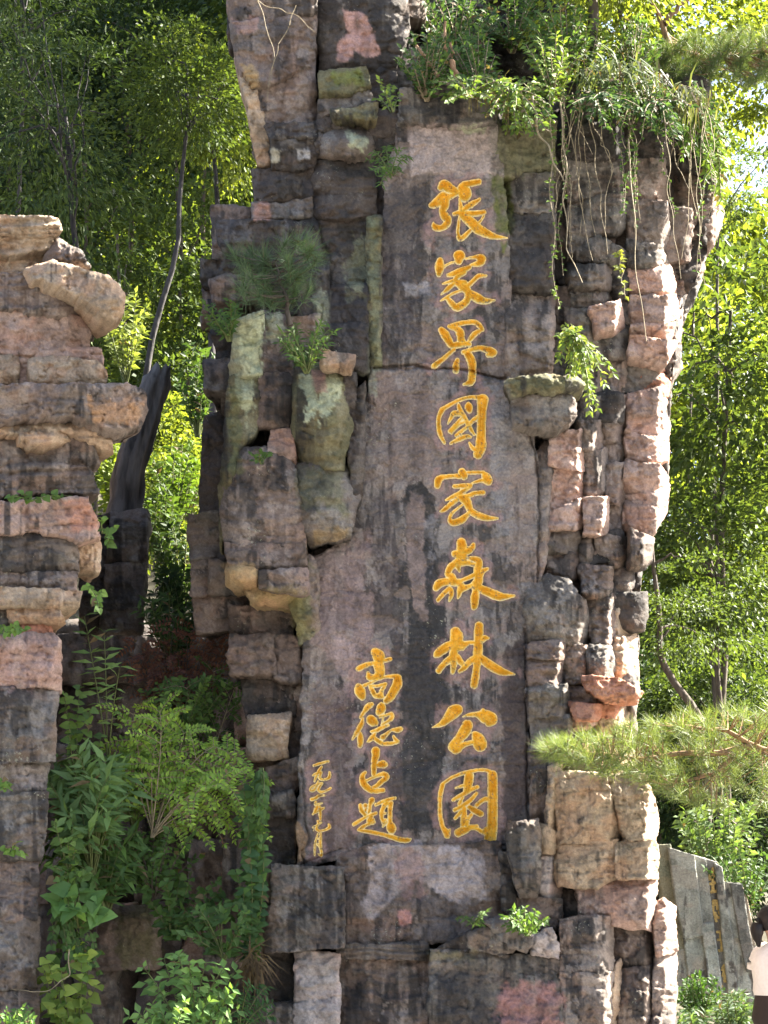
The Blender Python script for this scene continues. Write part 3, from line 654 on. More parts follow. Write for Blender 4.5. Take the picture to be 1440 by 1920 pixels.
# ------------------------------------------------------------------ the stack of boulders on the left
stack = empty('boulder_stack', (-2.3, 13, 0), 'stack of pink and tan layered boulders at the left edge', 'rock stack')
def ls(poly, d, key='gp', **kw): return blk(poly, d, key, parent=stack, Y=13.0, thick=kw.pop('thick', 0.4), taper=0.04, shear=-0.30, **kw)
blk([(-60, 430), (90, 430), (150, 480), (170, 600), (160, 700), (200, 760), (160, 850), (160, 1000), (130, 1080), (95, 1180), (95, 1290), (85, 1500), (60, 1620), (60, 1950), (-60, 1950)], -0.35, 'gp', 'rock_core', stack, Y=13.0, step=6, thick=3.6, taper=0.0, shear=-0.28, facets=0, bev=14, amp=1.6, pat=False)
L = dict(strata=0.014)
ls([(-60, 408), (60, 404), (108, 410), (114, 430), (96, 442), (-60, 446)], 0.12, 'tn', bev=9, cb=10, sf=0.25, strata=0.03)
ls([(-60, 444), (100, 441), (96, 462), (30, 480), (-60, 486)], 0.04, 'tn', bev=6, cb=8, strata=0.02)
ls([(-60, 480), (40, 476), (90, 460), (110, 500), (60, 520), (-60, 520)], -0.02, 'tn', **L)
ls([(84, 476), (110, 450), (150, 468), (170, 500), (160, 506), (120, 500), (82, 496)], 0.12, 'gp', dome=0.06, ct=12)
ls([(48, 506), (100, 488), (160, 506), (205, 518), (234, 556), (228, 592), (205, 604), (190, 590), (150, 555), (118, 536), (62, 520)], 0.30, 'tn', dome=0.04, cb=16, bev=6)
ls([(-60, 512), (60, 512), (120, 538), (188, 578), (198, 606), (100, 588), (-60, 574)], 0.10, 'gp', strata=0.025, sf=0.2)
ls([(-60, 572), (100, 584), (168, 600), (166, 658), (-60, 668)], 0.02, 'pk', facets=1)
ls([(-60, 664), (32, 666), (34, 718), (-60, 722)], 0.10, 'tn', dome=0.03)
ls([(34, 655), (190, 655), (195, 722), (34, 722)], 0.0, 'pk', facets=0)
ls([(56, 674), (100, 668), (180, 680), (200, 696), (200, 720), (54, 720)], 0.12, 'tn', dome=0.04)
ls([(-60, 726), (100, 720), (240, 722), (270, 738), (276, 768), (262, 800), (216, 812), (170, 790), (120, 776), (60, 784), (-60, 804)], 0.36, 'gp', bev=13, cb=26, cbs=0.9, strata=0.02)
ls([(-60, 800), (60, 778), (130, 774), (206, 804), (212, 842), (170, 830), (110, 806), (40, 812), (-60, 824)], 0.22, 'tn', dome=0.04, sf=0.3, strata=0.02)
ls([(40, 812), (120, 808), (128, 826), (60, 834), (36, 828)], 0.26, 'tn', bev=5, step=2.5)
ls([(-60, 828), (100, 826), (168, 816), (184, 866), (150, 880), (-60, 876)], 0.10, 'gp', **L)
ls([(-60, 872), (80, 866), (165, 878), (186, 924), (140, 922), (-60, 926)], 0.14, 'gp', strata=0.03, sf=0.2)
ls([(-60, 942), (110, 934), (164, 934), (182, 982), (186, 1004), (150, 1012), (110, 996), (-60, 998)], 0.16, 'pk', cr=22, crs=0.8)
ls([(-60, 994), (110, 994), (148, 1004), (146, 1072), (-60, 1068)], 0.12, 'gr', dome=0.04)
ls([(144, 1004), (188, 1008), (184, 1072), (148, 1066)], -0.02, 'tn', cr=16)
ls([(-60, 1068), (146, 1074), (142, 1106), (-60, 1104)], 0.10, 'gp', strata=0.02)
ls([(-60, 1102), (110, 1104), (152, 1110), (150, 1136), (120, 1150), (70, 1138), (-60, 1134)], 0.20, 'tn', cb=14, dome=0.03)
ls([(14, 1138), (114, 1138), (120, 1168), (18, 1168)], 0.16, 'tn', bev=9, dome=0.03, step=2.5)
ls([(-60, 1134), (14, 1140), (20, 1185), (-60, 1190)], 0.02, 'gr')
ls([(44, 1168), (96, 1168), (96, 1190), (46, 1190)], 0.08, 'rd', bev=5, step=2.5)
ls([(-60, 1188), (100, 1188), (114, 1208), (110, 1288), (-60, 1294)], 0.14, 'pk', facets=2, cr=14)
ls([(-60, 1290), (107, 1290), (102, 1424), (-60, 1432)], 0.14, 'gr', cr=10, facets=2)
ls([(-60, 1428), (94, 1424), (86, 1484), (-60, 1504)], 0.06, 'gr')
ls([(-60, 1500), (30, 1490), (92, 1484), (78, 1612), (-60, 1616)], 0.10, 'gr')
ls([(-60, 1612), (74, 1612), (68, 1724), (-60, 1728)], 0.06, 'gp')
ls([(-60, 1724), (74, 1722), (68, 1852), (-60, 1854)], 0.10, 'gr')
ls([(-60, 1850), (72, 1848), (72, 1950), (-60, 1950)], 0.08, 'gp')

# ------------------------------------------------------------------ dark rocks in the gap
gap = empty('rock_outcrop', (-1.4, 16, 0), 'dark shaded rock face in the gap behind the shrubs', 'rock face')
def gb(poly, d, key='gr', Y=16.2, **kw): return blk(poly, d, key, parent=gap, Y=Y, **kw)
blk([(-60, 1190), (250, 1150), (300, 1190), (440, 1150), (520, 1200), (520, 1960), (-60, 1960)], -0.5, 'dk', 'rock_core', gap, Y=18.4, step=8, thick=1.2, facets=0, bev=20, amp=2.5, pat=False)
gb([(206, 962), (274, 955), (272, 1052), (200, 1062)], 0.2, 'gr')
gb([(198, 1060), (270, 1054), (258, 1182), (188, 1184)], 0.25, 'gr')
gb([(150, 980), (208, 962), (200, 1180), (150, 1190)], 0.1, 'dk')
gb([(196, 1716), (215, 1698), (285, 1698), (302, 1720), (298, 1815), (165, 1818)], 2.2, 'gp', dome=0.10, ct=14)
gb([(160, 1780), (215, 1760), (220, 1945), (150, 1945)], 2.0, 'gr')
gb([(382, 1772), (442, 1768), (436, 1826), (384, 1822)], 1.9, 'gr')
gb([(420, 1560), (478, 1500), (480, 1640), (418, 1645)], 0.35, 'rd', cr=10)
gg = random.Random(11); yy = 1190
while yy < 1940:
    hh = gg.uniform(60, 130); xx = -20
    while xx < 520:
        ww = gg.uniform(70, 170)
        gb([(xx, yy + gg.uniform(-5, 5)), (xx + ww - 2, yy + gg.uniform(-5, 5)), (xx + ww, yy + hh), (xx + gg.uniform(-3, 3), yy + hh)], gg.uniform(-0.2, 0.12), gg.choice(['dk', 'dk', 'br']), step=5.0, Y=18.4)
        xx += ww
    yy += hh

# ------------------------------------------------------------------ carved characters: brush strokes as (x, y, half width) in enlarged tracing units
def T(ox, oy, k, strokes): return [[(ox + x / k, oy + y / k, w / k) for (x, y, w) in s] for s in strokes]
CHARS = [
 ('zhang', T(790, 320, 8, [
  [(290,250,40),(345,210,62),(430,270,60),(540,320,40)], [(540,335,25),(420,390,40),(330,400,60),(230,480,60),(150,520,32)],
  [(330,400,70),(350,500,60),(320,600,45),(350,680,55),(400,740,45),(370,810,45),(290,860,35),(210,850,40),(185,810,22),(180,780,8)],
  [(860,165,38),(740,190,40),(640,215,45),(600,260,50)], [(600,260,45),(650,330,88),(650,390,65)], [(580,380,15),(585,480,20),(600,600,35)],
  [(870,430,20),(760,500,35),(640,580,35),(600,620,35)], [(490,645,22),(560,635,35),(620,650,50)], [(940,620,28),(820,640,35),(680,645,40)],
  [(600,660,40),(720,750,60),(850,870,65),(1000,950,50),(1140,995,28),(1290,1005,5)],
  [(570,700,12),(555,820,18),(550,930,22),(575,1020,30),(650,980,28),(740,890,22)], [(940,670,12),(900,740,14),(850,790,18)]])),
 ('jia', T(790, 455, 8, [
  [(280,270,40),(275,360,62),(265,470,35)], [(570,205,78),(560,270,50)], [(340,360,15),(420,310,12),(500,290,12)],
  [(670,240,12),(760,220,14),(850,220,35),(900,250,60),(860,310,40),(740,335,15)], [(720,370,30),(600,420,42),(480,470,35),(395,485,18)],
  [(640,440,35),(540,510,30),(500,580,35)], [(500,560,25),(400,595,20),(320,612,8)], [(490,610,25),(400,690,28),(300,770,8)],
  [(520,590,40),(620,650,60),(700,740,50),(690,850,45),(620,930,50),(520,970,45),(430,880,35),(370,830,20),(290,870,6)],
  [(370,830,18),(460,770,18),(580,720,15),(640,710,20)], [(690,650,30),(770,580,28),(860,500,28),(970,495,14)], [(560,590,30),(650,610,40)],
  [(720,750,45),(820,820,60),(930,870,45),(1040,870,25),(1105,862,6)]])),
 ('jie', T(790, 585, 8, [
  [(300,270,40),(350,330,55),(410,430,50),(470,500,40),(600,480,40),(720,480,30)],
  [(420,220,25),(520,190,30),(650,160,30),(790,150,30),(870,200,32),(920,265,20)], [(900,270,20),(800,330,35),(740,400,30),(710,450,15)],
  [(430,230,25),(530,250,40),(590,320,50),(590,420,45)], [(560,330,35),(620,430,38)],
  [(490,560,25),(400,640,25),(280,740,30),(190,810,35)], [(630,600,25),(740,570,30),(880,540,32),(1000,570,45),(1080,610,50),(1000,640,30)],
  [(690,620,45),(750,730,55),(765,850,50),(760,950,50),(740,1050,45),(640,1085,15)], [(540,720,25),(520,800,42),(520,880,38)]])),
 ('guo', T(790, 725, 8, [
  [(310,350,35),(265,450,28),(260,570,28),(280,700,30),(345,840,18)], [(310,340,25),(450,260,22),(580,195,22),(720,160,22),(880,165,30)],
  [(920,200,75),(910,330,60),(905,480,55),(900,620,55),(895,760,60),(890,900,70),(850,1010,60)], [(850,960,40),(770,920,25),(720,840,12)],
  [(440,850,15),(560,790,28),(680,745,28),(745,755,10)], [(705,250,18),(710,310,50),(725,370,25)],
  [(560,280,22),(590,370,32),(660,480,28),(720,600,28),(795,720,12)], [(850,455,30),(760,520,25),(690,600,20),(600,670,22),(520,730,18)],
  [(600,410,30),(490,400,35),(440,480,20),(400,550,10)], [(610,460,15),(520,570,25),(430,670,25)], [(660,520,15),(540,590,20),(450,690,18)]])),
 ('jia', T(790, 865, 8, [
  [(240,360,40),(260,280,50),(340,235,30),(480,220,25),(580,220,35)], [(610,160,50),(640,210,50),(640,250,25)], [(700,170,22),(820,165,20),(930,165,22)],
  [(940,190,30),(980,250,60),(1010,310,40),(900,285,25),(760,330,12)], [(490,375,22),(600,370,30),(740,360,28)],
  [(740,370,25),(640,440,30),(540,500,30),(440,550,25),(370,580,12)], [(540,570,30),(430,650,30),(350,720,28),(285,748,10)],
  [(560,540,40),(660,570,60),(700,650,50),(740,740,40),(830,800,45),(940,840,40),(1050,855,28),(1150,855,10)],
  [(930,470,28),(800,480,28),(700,520,30),(620,530,30)],
  [(620,650,15),(530,720,15),(450,790,20),(430,880,30),(480,920,40),(600,880,45),(690,800,30),(720,770,30)]])),
 ('sen', T(790, 1000, 8, [
  [(600,140,62),(610,230,70),(600,330,80)], [(780,170,25),(750,230,40),(650,280,50),(520,310,50),(480,290,20)],
  [(740,380,30),(850,410,45),(880,480,35)], [(860,430,45),(850,550,55),(855,700,60),(820,800,60)], [(990,535,20),(920,570,35),(880,640,40)],
  [(620,390,60),(520,440,45),(430,520,45),(400,610,40),(450,650,50),(470,720,60)], [(560,450,45),(640,440,40),(740,450,30),(810,480,30)], [(550,500,40),(570,570,12)],
  [(440,720,45),(340,730,50),(260,760,55),(220,820,40)], [(480,720,45),(580,760,45),(600,830,50)], [(500,740,45),(600,710,25),(700,670,25),(790,630,30)],
  [(600,830,45),(740,790,28),(820,740,45)], [(420,830,30),(340,900,28),(250,1000,25)], [(440,850,35),(450,930,30),(420,1010,15)], [(580,850,40),(570,900,30),(550,970,12)],
  [(860,820,50),(980,870,55),(1120,930,60),(1220,950,45),(1390,935,14)], [(820,840,35),(805,950,55),(795,1080,45),(785,1120,25)]])),
 ('lin', T(790, 1155, 8, [
  [(510,240,65),(530,320,85),(510,420,70),(490,520,55),(480,640,55),(485,740,42),(470,840,28)], [(470,430,60),(360,480,60),(260,550,55),(215,590,30)],
  [(440,640,45),(340,720,38),(260,820,38)], [(540,620,40),(590,690,38),(640,740,25)], [(560,420,60),(640,430,45),(720,400,25),(800,400,25)], [(560,470,50),(620,480,30)],
  [(865,150,55),(860,250,60),(855,380,55),(850,520,60),(840,650,60),(830,780,45),(810,920,50),(790,1040,45)], [(1000,330,18),(950,330,35),(900,360,40)],
  [(880,620,45),(980,700,55),(1100,780,58),(1230,840,45),(1400,872,8)], [(800,640,45),(720,690,40),(640,780,35),(570,830,22)]])),
 ('gong', T(790, 1300, 8, [
  [(540,250,70),(480,280,85),(400,370,60),(300,460,35),(170,508,6)], [(625,348,8),(740,320,25),(850,320,38),(960,350,85),(1050,390,80),(1010,440,50)], [(925,255,25),(940,290,40)],
  [(690,480,70),(650,570,75),(560,690,60),(490,800,75)], [(520,830,70),(640,770,35),(760,735,30)], [(800,610,35),(850,680,75),(880,760,90),(880,800,60)]])),
 ('yuan', T(790, 1440, 8, [
  [(320,250,30),(285,400,28),(280,560,25),(285,720,28),(320,880,28),(370,960,40),(390,1010,40)], [(400,980,30),(425,920,10)],
  [(320,240,22),(450,150,20),(590,90,22),(720,60,25),(850,30,20),(980,35,22),(1060,80,30)],
  [(1065,110,62),(1070,300,62),(1070,500,65),(1070,700,65),(1060,880,68),(1040,1000,80),(1030,1100,75)],
  [(980,950,60),(920,960,30),(830,910,25),(740,905,25),(650,930,50),(560,970,55)], [(720,120,60),(705,220,60),(690,330,50)], [(515,302,10),(600,275,20),(680,260,25)],
  [(840,285,25),(740,330,28),(600,410,28),(480,480,22)], [(620,440,20),(570,540,25)], [(830,380,20),(740,480,28),(630,560,28),(500,630,25)],
  [(640,600,30),(640,700,40),(640,800,45),(620,860,30)], [(600,660,30),(510,750,22)], [(750,700,22),(700,780,25),(680,860,30)],
  [(720,590,30),(800,640,40),(890,690,38)], [(830,560,25),(930,480,28),(1000,465,35)], [(720,880,25),(830,880,28)]])),
 ('gao', T(645, 1205, 9.6, [
  [(560,170,65),(620,240,95),(640,320,75)], [(620,400,85),(640,480,80),(640,570,75),(560,620,50),(460,620,50),(430,540,20)],
  [(260,470,40),(380,410,40),(520,370,30),(700,330,30),(830,295,30)], [(260,790,50),(290,880,85),(330,980,50)],
  [(340,785,25),(480,720,22),(640,650,20),(780,610,22),(920,610,38)], [(960,640,65),(960,740,75),(900,860,70),(830,980,65),(760,1050,45)],
  [(470,780,25),(520,880,40),(560,950,35),(650,960,45),(700,980,20)], [(460,770,22),(600,780,22),(750,740,25)], [(740,770,25),(680,860,30),(660,940,40)]])),
 ('de', T(645, 1300, 9.6, [
  [(500,200,35),(430,240,48),(370,320,30),(300,430,25)], [(340,440,15),(310,560,35),(230,700,35),(150,835,12)], [(290,720,25),(295,820,48),(290,940,35)],
  [(670,200,35),(670,270,75),(620,350,40)], [(470,450,50),(500,490,80),(560,530,50)], [(640,420,25),(760,390,20),(850,370,30),(860,440,35),(780,510,25),(680,570,20)], [(710,420,14),(690,530,14)],
  [(490,690,20),(600,660,30),(700,610,28),(800,575,18)], [(560,720,20),(500,800,40),(430,875,18)], [(530,790,30),(600,850,35),(700,905,32),(850,900,28),(980,880,18)],
  [(990,860,12),(930,840,30),(890,770,15)], [(700,790,45),(760,740,30),(860,660,18),(960,660,45),(1020,640,35)]])),
 ('zhan', T(645, 1385, 9.6, [
  [(570,220,65),(570,300,60),(550,400,50),(540,520,45),(540,640,35)], [(600,480,30),(690,460,60),(740,470,40)],
  [(380,610,25),(330,680,40),(350,800,55),(440,900,50),(560,940,40),(700,930,35)],
  [(400,760,20),(500,710,20),(620,660,28),(720,640,40),(770,690,40),(680,770,40),(590,850,35),(520,880,25)]])),
 ('ti', T(645, 1475, 9.6, [
  [(500,245,48),(470,330,28),(460,430,28),(430,485,15)], [(295,330,25),(310,420,35),(380,510,28)], [(385,335,32),(388,345,32)], [(395,400,20),(385,430,25)],
  [(175,680,28),(290,610,25),(430,530,22),(580,475,25)], [(490,540,35),(460,620,45),(520,600,30)], [(540,640,25),(400,690,25),(330,730,30),(260,780,22)],
  [(260,780,22),(450,810,30),(650,850,30),(850,905,35),(1030,960,40),(1150,965,35),(1200,940,10)], [(570,330,22),(700,270,28),(800,235,28),(920,205,22)],
  [(760,290,40),(710,370,35),(680,460,35),(680,560,30),(720,660,30)], [(740,480,18),(680,500,20)], [(745,600,22),(700,620,25)],
  [(840,300,40),(830,420,35),(830,540,35),(830,640,35),(850,740,75),(870,790,50)], [(700,720,14),(760,640,22)], [(770,310,25),(850,290,25)]])),
 ('yi', T(545, 1415, 12, [[(525,245,22),(650,205,24),(840,150,22)]])),
 ('jiu', T(545, 1415, 12, [[(700,270,18),(640,360,28),(580,480,28),(535,600,14)], [(500,465,16),(590,420,28),(680,400,28),(650,500,28),(690,555,22),(800,555,22),(870,500,32),(875,400,20)]])),
 ('jiu', T(545, 1415, 12, [[(620,600,16),(590,670,22),(550,770,25),(490,815,25),(440,790,20),(470,730,20),(590,670,20),(710,640,18),(650,720,22),(620,800,25),(690,840,22),(800,810,20),(895,755,20)]])),
 ('yi', T(545, 1415, 12, [[(470,1005,30),(560,980,32),(650,920,28),(780,915,12)]])),
 ('nian', T(545, 1515, 12, [[(570,-140,18),(550,-80,20),(620,-90,16),(710,-110,12)], [(590,-40,25),(580,10,40),(540,100,28),(500,140,16)], [(500,140,16),(600,80,22),(700,20,25),(750,0,18)], [(650,-50,25),(660,60,30),(665,150,28),(670,260,22)]])),
 ('yuan', T(545, 1515, 12, [[(610,295,22),(620,350,20)], [(500,435,16),(600,385,20),(690,325,15)], [(600,400,25),(580,460,30),(620,510,25),(700,515,22),(800,480,25),(875,430,30),(855,375,18)], [(520,505,10),(570,460,20)]])),
 ('yue', T(545, 1515, 12, [[(615,570,12),(580,680,18),(550,820,20),(540,1060,16)], [(680,550,16),(675,650,20),(665,760,28),(670,880,28),(690,1000,25),(680,1070,25),(620,1030,10)], [(590,690,14),(660,690,18)], [(600,810,15),(640,870,18)]])),
]
def smooth_stroke(s, k=4):
    if len(s) < 3: return s
    p = np.asarray([s[0]] + list(s) + [s[-1]], float); out = []
    for i in range(1, len(p) - 2):
        for j in range(k):
            t = j / k; a, b, c, d = p[i - 1], p[i], p[i + 1], p[i + 2]
            out.append(0.5 * ((2 * b) + (c - a) * t + (2 * a - 5 * b + 4 * c - d) * t * t + (3 * b - a - 3 * c + d) * t ** 3))
    out.append(p[-2]); return out
CH = []
for nm, st in CHARS:
    st = [smooth_stroke(s) for s in st]; allp = np.concatenate([np.asarray(s) for s in st]); w = allp[:, 2].max()
    CH.append((st, allp[:, 0].min() - w, allp[:, 1].min() - w, allp[:, 0].max() + w, allp[:, 1].max() + w))
def char_sd(st, x, y):
    """negative inside the strokes"""
    X = x + 0.5 * fbm(x * 0.22, y * 0.22, 1.5, 2); Y = y + 0.5 * fbm(x * 0.22, y * 0.22, 6.5, 2)
    d = np.full(x.shape, 1e9)
    for s in st:
        for i in range(len(s) - 1):
            ax, ay, ar = s[i]; bx, by, br = s[i + 1]; ex, ey = bx - ax, by - ay
            t = np.clip(((X - ax) * ex + (Y - ay) * ey) / (ex * ex + ey * ey + 1e-9), 0, 1)
            d = np.minimum(d, np.hypot(X - ax - ex * t, Y - ay - ey * t) - np.maximum((ar + (br - ar) * t) * 1.15 + 0.6, 0.95))
    return d
def groove(d):           # depth of the chiselled V below the rock face, metres
    return np.minimum(np.maximum(-d, 0) * 2.3, 17.0) * 14 / F
def carve(x, y):
    cd = np.zeros(x.shape); halo = np.full(x.shape, 99.0)
    for (st, x0, y0, x1, y1) in CH:
        k = np.where((x > x0 - 16) & (x < x1 + 16) & (y > y0 - 16) & (y < y1 + 16))[0]
        if not len(k): continue
        d = char_sd(st, x[k], y[k]); halo[k] = np.minimum(halo[k], d)
        cd[k] = np.maximum(cd[k], np.where(d < 0.6, groove(d) + 0.012 * sstep(0.6, -1.5, d), 0))
    return cd, halo
objs = {}
for b in BLOCKS:
    o = build_block(b, carve if b['name'] == 'inscribed_slab' else None)
    for kk, fb in face.items():
        if fb is b: objs[kk] = o
for i, (st, x0, y0, x1, y1) in enumerate(CH):
    g = grid_mesh(lambda X, Y_: -char_sd(st, X, Y_), x0 - 3, y0 - 3, x1 + 3, y1 + 3, 1.25 if x1 - x0 > 60 else 0.8)
    x, y, q = g
    d = char_sd(st, x, y)
    own = 'upper' if (y0 + y1) / 2 < 690 else 'lower'
    def surf(bk):
        b = face[bk]; sd, h = block_height(b, x, y); return np.where(sd > -3, b['d'] + h, -9)
    hh = np.maximum(surf('upper'), surf('lower')) if i == 2 else surf(own)
    hh = hh - groove(d) + 0.007
    v = to_world(x, y, 14.0 - hh)
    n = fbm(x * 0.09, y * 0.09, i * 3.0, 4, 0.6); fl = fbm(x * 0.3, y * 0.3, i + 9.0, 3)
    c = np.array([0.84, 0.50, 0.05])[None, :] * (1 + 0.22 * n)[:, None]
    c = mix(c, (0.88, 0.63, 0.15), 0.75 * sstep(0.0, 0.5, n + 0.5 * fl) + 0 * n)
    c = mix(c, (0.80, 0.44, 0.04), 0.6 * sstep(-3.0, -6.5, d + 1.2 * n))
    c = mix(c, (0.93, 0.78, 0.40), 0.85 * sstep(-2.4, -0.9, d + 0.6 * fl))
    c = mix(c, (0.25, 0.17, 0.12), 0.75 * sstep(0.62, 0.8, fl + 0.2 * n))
    e = boundary(q); ring = np.unique(e); re = np.full(len(v), -1); re[ring] = np.arange(len(ring))
    w = v[ring].copy(); w[:, 1] += 0.03
    sk = np.stack([re[e[:, 0]] * 0 + e[:, 1], e[:, 0], len(v) + re[e[:, 0]], len(v) + re[e[:, 1]]], 1)
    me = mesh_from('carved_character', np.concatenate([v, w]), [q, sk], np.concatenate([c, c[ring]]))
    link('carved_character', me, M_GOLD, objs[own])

# ------------------------------------------------------------------ foliage helpers
LEAF_T = {
 'ovate': (np.array([(0, 0, 0), (0.27, 0.42, 0.07), (-0.27, 0.42, 0.07), (0, 1, -0.06), (0, 0.45, 0)]), np.array([(0, 1, 4), (0, 4, 2), (1, 3, 4), (4, 3, 2)])),
 'lance': (np.array([(0, 0, 0), (0.13, 0.36, 0.03), (-0.13, 0.36, 0.03), (0, 1, -0.16), (0, 0.42, 0)]), np.array([(0, 1, 4), (0, 4, 2), (1, 3, 4), (4, 3, 2)])),
 'heart': (np.array([(0, 0.06, 0), (0.34, -0.05, 0.04), (0.46, 0.28, 0.06), (0.24, 0.70, 0.02), (0, 1, -0.08), (-0.24, 0.70, 0.02), (-0.46, 0.28, 0.06), (-0.34, -0.05, 0.04), (0, 0.4, 0)]),
           np.array([(0, 1, 8), (1, 2, 8), (2, 3, 8), (3, 4, 8), (4, 5, 8), (5, 6, 8), (6, 7, 8), (7, 0, 8)])),
 'diamond': (np.array([(0, 0, 0), (0.27, 0.45, 0.06), (0, 1, -0.03), (-0.27, 0.45, 0.06)]), np.array([(0, 1, 2), (0, 2, 3)])),
 'leaflet': (np.array([(0, 0, 0), (0.25, 0.5, 0.03), (0, 1, -0.03), (-0.25, 0.5, 0.03)]), np.array([(0, 1, 2), (0, 2, 3)])),
 'needle': (np.array([(-0.014, 0, 0), (0.014, 0, 0), (0, 1, -0.04)]), np.array([(0, 1, 2)])),
 'blade': (np.array([(-0.03, 0, 0), (0.03, 0, 0), (0.028, 0.4, 0.0), (-0.028, 0.4, 0.0), (0, 1, -0.45)]), np.array([(0, 1, 2), (0, 2, 3), (3, 2, 4)])),
}
def unit(a): return a / np.maximum(np.linalg.norm(a, axis=1, keepdims=True), 1e-9)
def leaf_mesh(name, pos, fwd, up, size, cols, kind):
    tv, tf = LEAF_T[kind]; n = len(pos)
    fwd = unit(np.asarray(fwd, float)); side = unit(np.cross(fwd, up)); nor = np.cross(side, fwd)
    size = np.asarray(size, float).reshape(-1, 1)
    V = (pos[:, None, :] + size[:, None] * (tv[None, :, 0:1] * side[:, None] + tv[None, :, 1:2] * fwd[:, None] + tv[None, :, 2:3] * nor[:, None])).reshape(-1, 3)
    Fc = (tf[None] + (np.arange(n) * len(tv))[:, None, None]).reshape(-1, tf.shape[1])
    return mesh_from(name, V, [Fc], np.repeat(cols, len(tv), 0), smooth=False)
def leaf_cols(n, c0, c1, r, dry=0.0):
    t = np.clip(r.normal(0.45, 0.3, n), 0, 1)[:, None]
    c = np.asarray(c0)[None] * (1 - t) + np.asarray(c1)[None] * t
    c = c * r.uniform(0.75, 1.25, n)[:, None]
    if dry:
        k = r.random(n) < dry; c[k] = np.array([0.13, 0.10, 0.06]) * r.uniform(0.6, 1.2, k.sum())[:, None]
    return c
def tube_mesh(name, paths, sides=5):
    """paths: list of (points list, radii list)"""
    V, Fq = [], []; off = 0
    for pts, rad in paths:
        p = np.asarray(pts, float); m = len(p)
        t = np.gradient(p, axis=0); t = unit(t)
        ref = np.where(np.abs(t[:, 2:3]) > 0.9, np.array([[1.0, 0, 0]]), np.array([[0, 0, 1.0]]))
        a = unit(np.cross(t, ref)); b = np.cross(t, a)
        ang = np.arange(sides) * 2 * math.pi / sides
        r = np.asarray(rad, float)[:, None, None]
        ring = p[:, None] + r * (np.cos(ang)[None, :, None] * a[:, None] + np.sin(ang)[None, :, None] * b[:, None])
        V.append(ring.reshape(-1, 3)); I = off + np.arange(m * sides).reshape(m, sides); J = np.roll(I, -1, 1)
        Fq.append(np.stack([I[:-1], J[:-1], J[1:], I[1:]], -1).reshape(-1, 4)); off += m * sides
    return mesh_from(name, np.concatenate(V), Fq)
def bez(a, b, c, n=8):
    t = np.linspace(0, 1, n)[:, None]; a, b, c = (np.asarray(q, float) for q in (a, b, c))
    return a * (1 - t) ** 2 + 2 * b * t * (1 - t) + c * t * t
def wob_path(pts, amp, r, n=None):
    p = np.asarray(pts, float); n = n or max(6, len(p) * 4)
    d = np.concatenate([[0], np.cumsum(np.linalg.norm(np.diff(p, axis=0), axis=1))]); s = np.linspace(0, d[-1], n)
    q = np.stack([np.interp(s, d, p[:, k]) for k in range(3)], 1)
    k = np.sin(np.linspace(0, math.pi, n))[:, None]
    ph = r.uniform(0, 6, 3); fr_ = r.uniform(1.5, 3.5, 3)
    return q + amp * k * np.sin(ph + fr_ * np.linspace(0, 2 * math.pi, n)[:, None])
def rdir(n, r): return unit(r.normal(size=(n, 3)))

# ------------------------------------------------------------------ forest trees
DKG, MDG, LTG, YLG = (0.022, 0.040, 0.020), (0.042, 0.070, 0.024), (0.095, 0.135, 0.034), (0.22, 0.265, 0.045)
def crown_variant(seed, n_cl, per, leaf, c0, c1, flat=0.45, ell=(1, 1, 1.15), kind='diamond', shell=0.55):
    r = np.random.default_rng(seed)
    d = rdir(n_cl, r); rad = shell + (1 - shell) * r.random(n_cl) ** 0.6
    rad *= r.uniform(0.65, 1.12, n_cl); cen = d * rad[:, None] * np.asarray(ell)
    pos, fwd, up = [], [], []; limb = []
    for c in cen:
        k = int(per * r.uniform(0.4, 1.6)); s = r.uniform(0.10, 0.24)
        out = unit((c + np.array([0, 0, 0.25]))[None])[0]
        q = r.normal(size=(k, 3)) * s * np.array([1, 1, flat]); q[:, 2] -= 0.25 * (q[:, 0] ** 2 + q[:, 1] ** 2) / s
        pos.append(c + q); fwd.append(unit(out * 0.7 + q / s * 0.5 + r.normal(size=(k, 3)) * 0.5 + np.array([0, 0, -0.25])))
        up.append(unit(np.array([0, 0, 1.0]) + r.normal(size=(k, 3)) * 0.55))
        if r.random() < 0.45: limb.append(c)
    pos, fwd, up = map(np.concatenate, (pos, fwd, up)); n = len(pos)
    cols = leaf_cols(n, c0, c1, r)
    me = leaf_mesh('crown', pos, fwd, up, leaf * r.uniform(0.45, 1.3, n), cols, kind)
    return me, limb
CROWNS = {
 'dark': [crown_variant(10 + k, 60, 140, 0.076, DKG, MDG) for k in range(2)],
 'mid': [crown_variant(20 + k, 56, 130, 0.086, MDG, LTG) for k in range(2)],
 'bright': [crown_variant(30 + k, 52, 120, 0.090, LTG, YLG, flat=0.35) for k in range(2)],
 'loose': [crown_variant(40 + k, 34, 80, 0.080, MDG, LTG, flat=0.3, shell=0.3) for k in range(2)],
 'slender': [crown_variant(50, 70, 90, 0.075, DKG, LTG, flat=0.3, ell=(0.7, 0.7, 1.5), kind='lance')],
}
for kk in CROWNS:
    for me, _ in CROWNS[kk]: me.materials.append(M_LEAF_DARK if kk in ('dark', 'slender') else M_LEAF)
tr = np.random.default_rng(77)
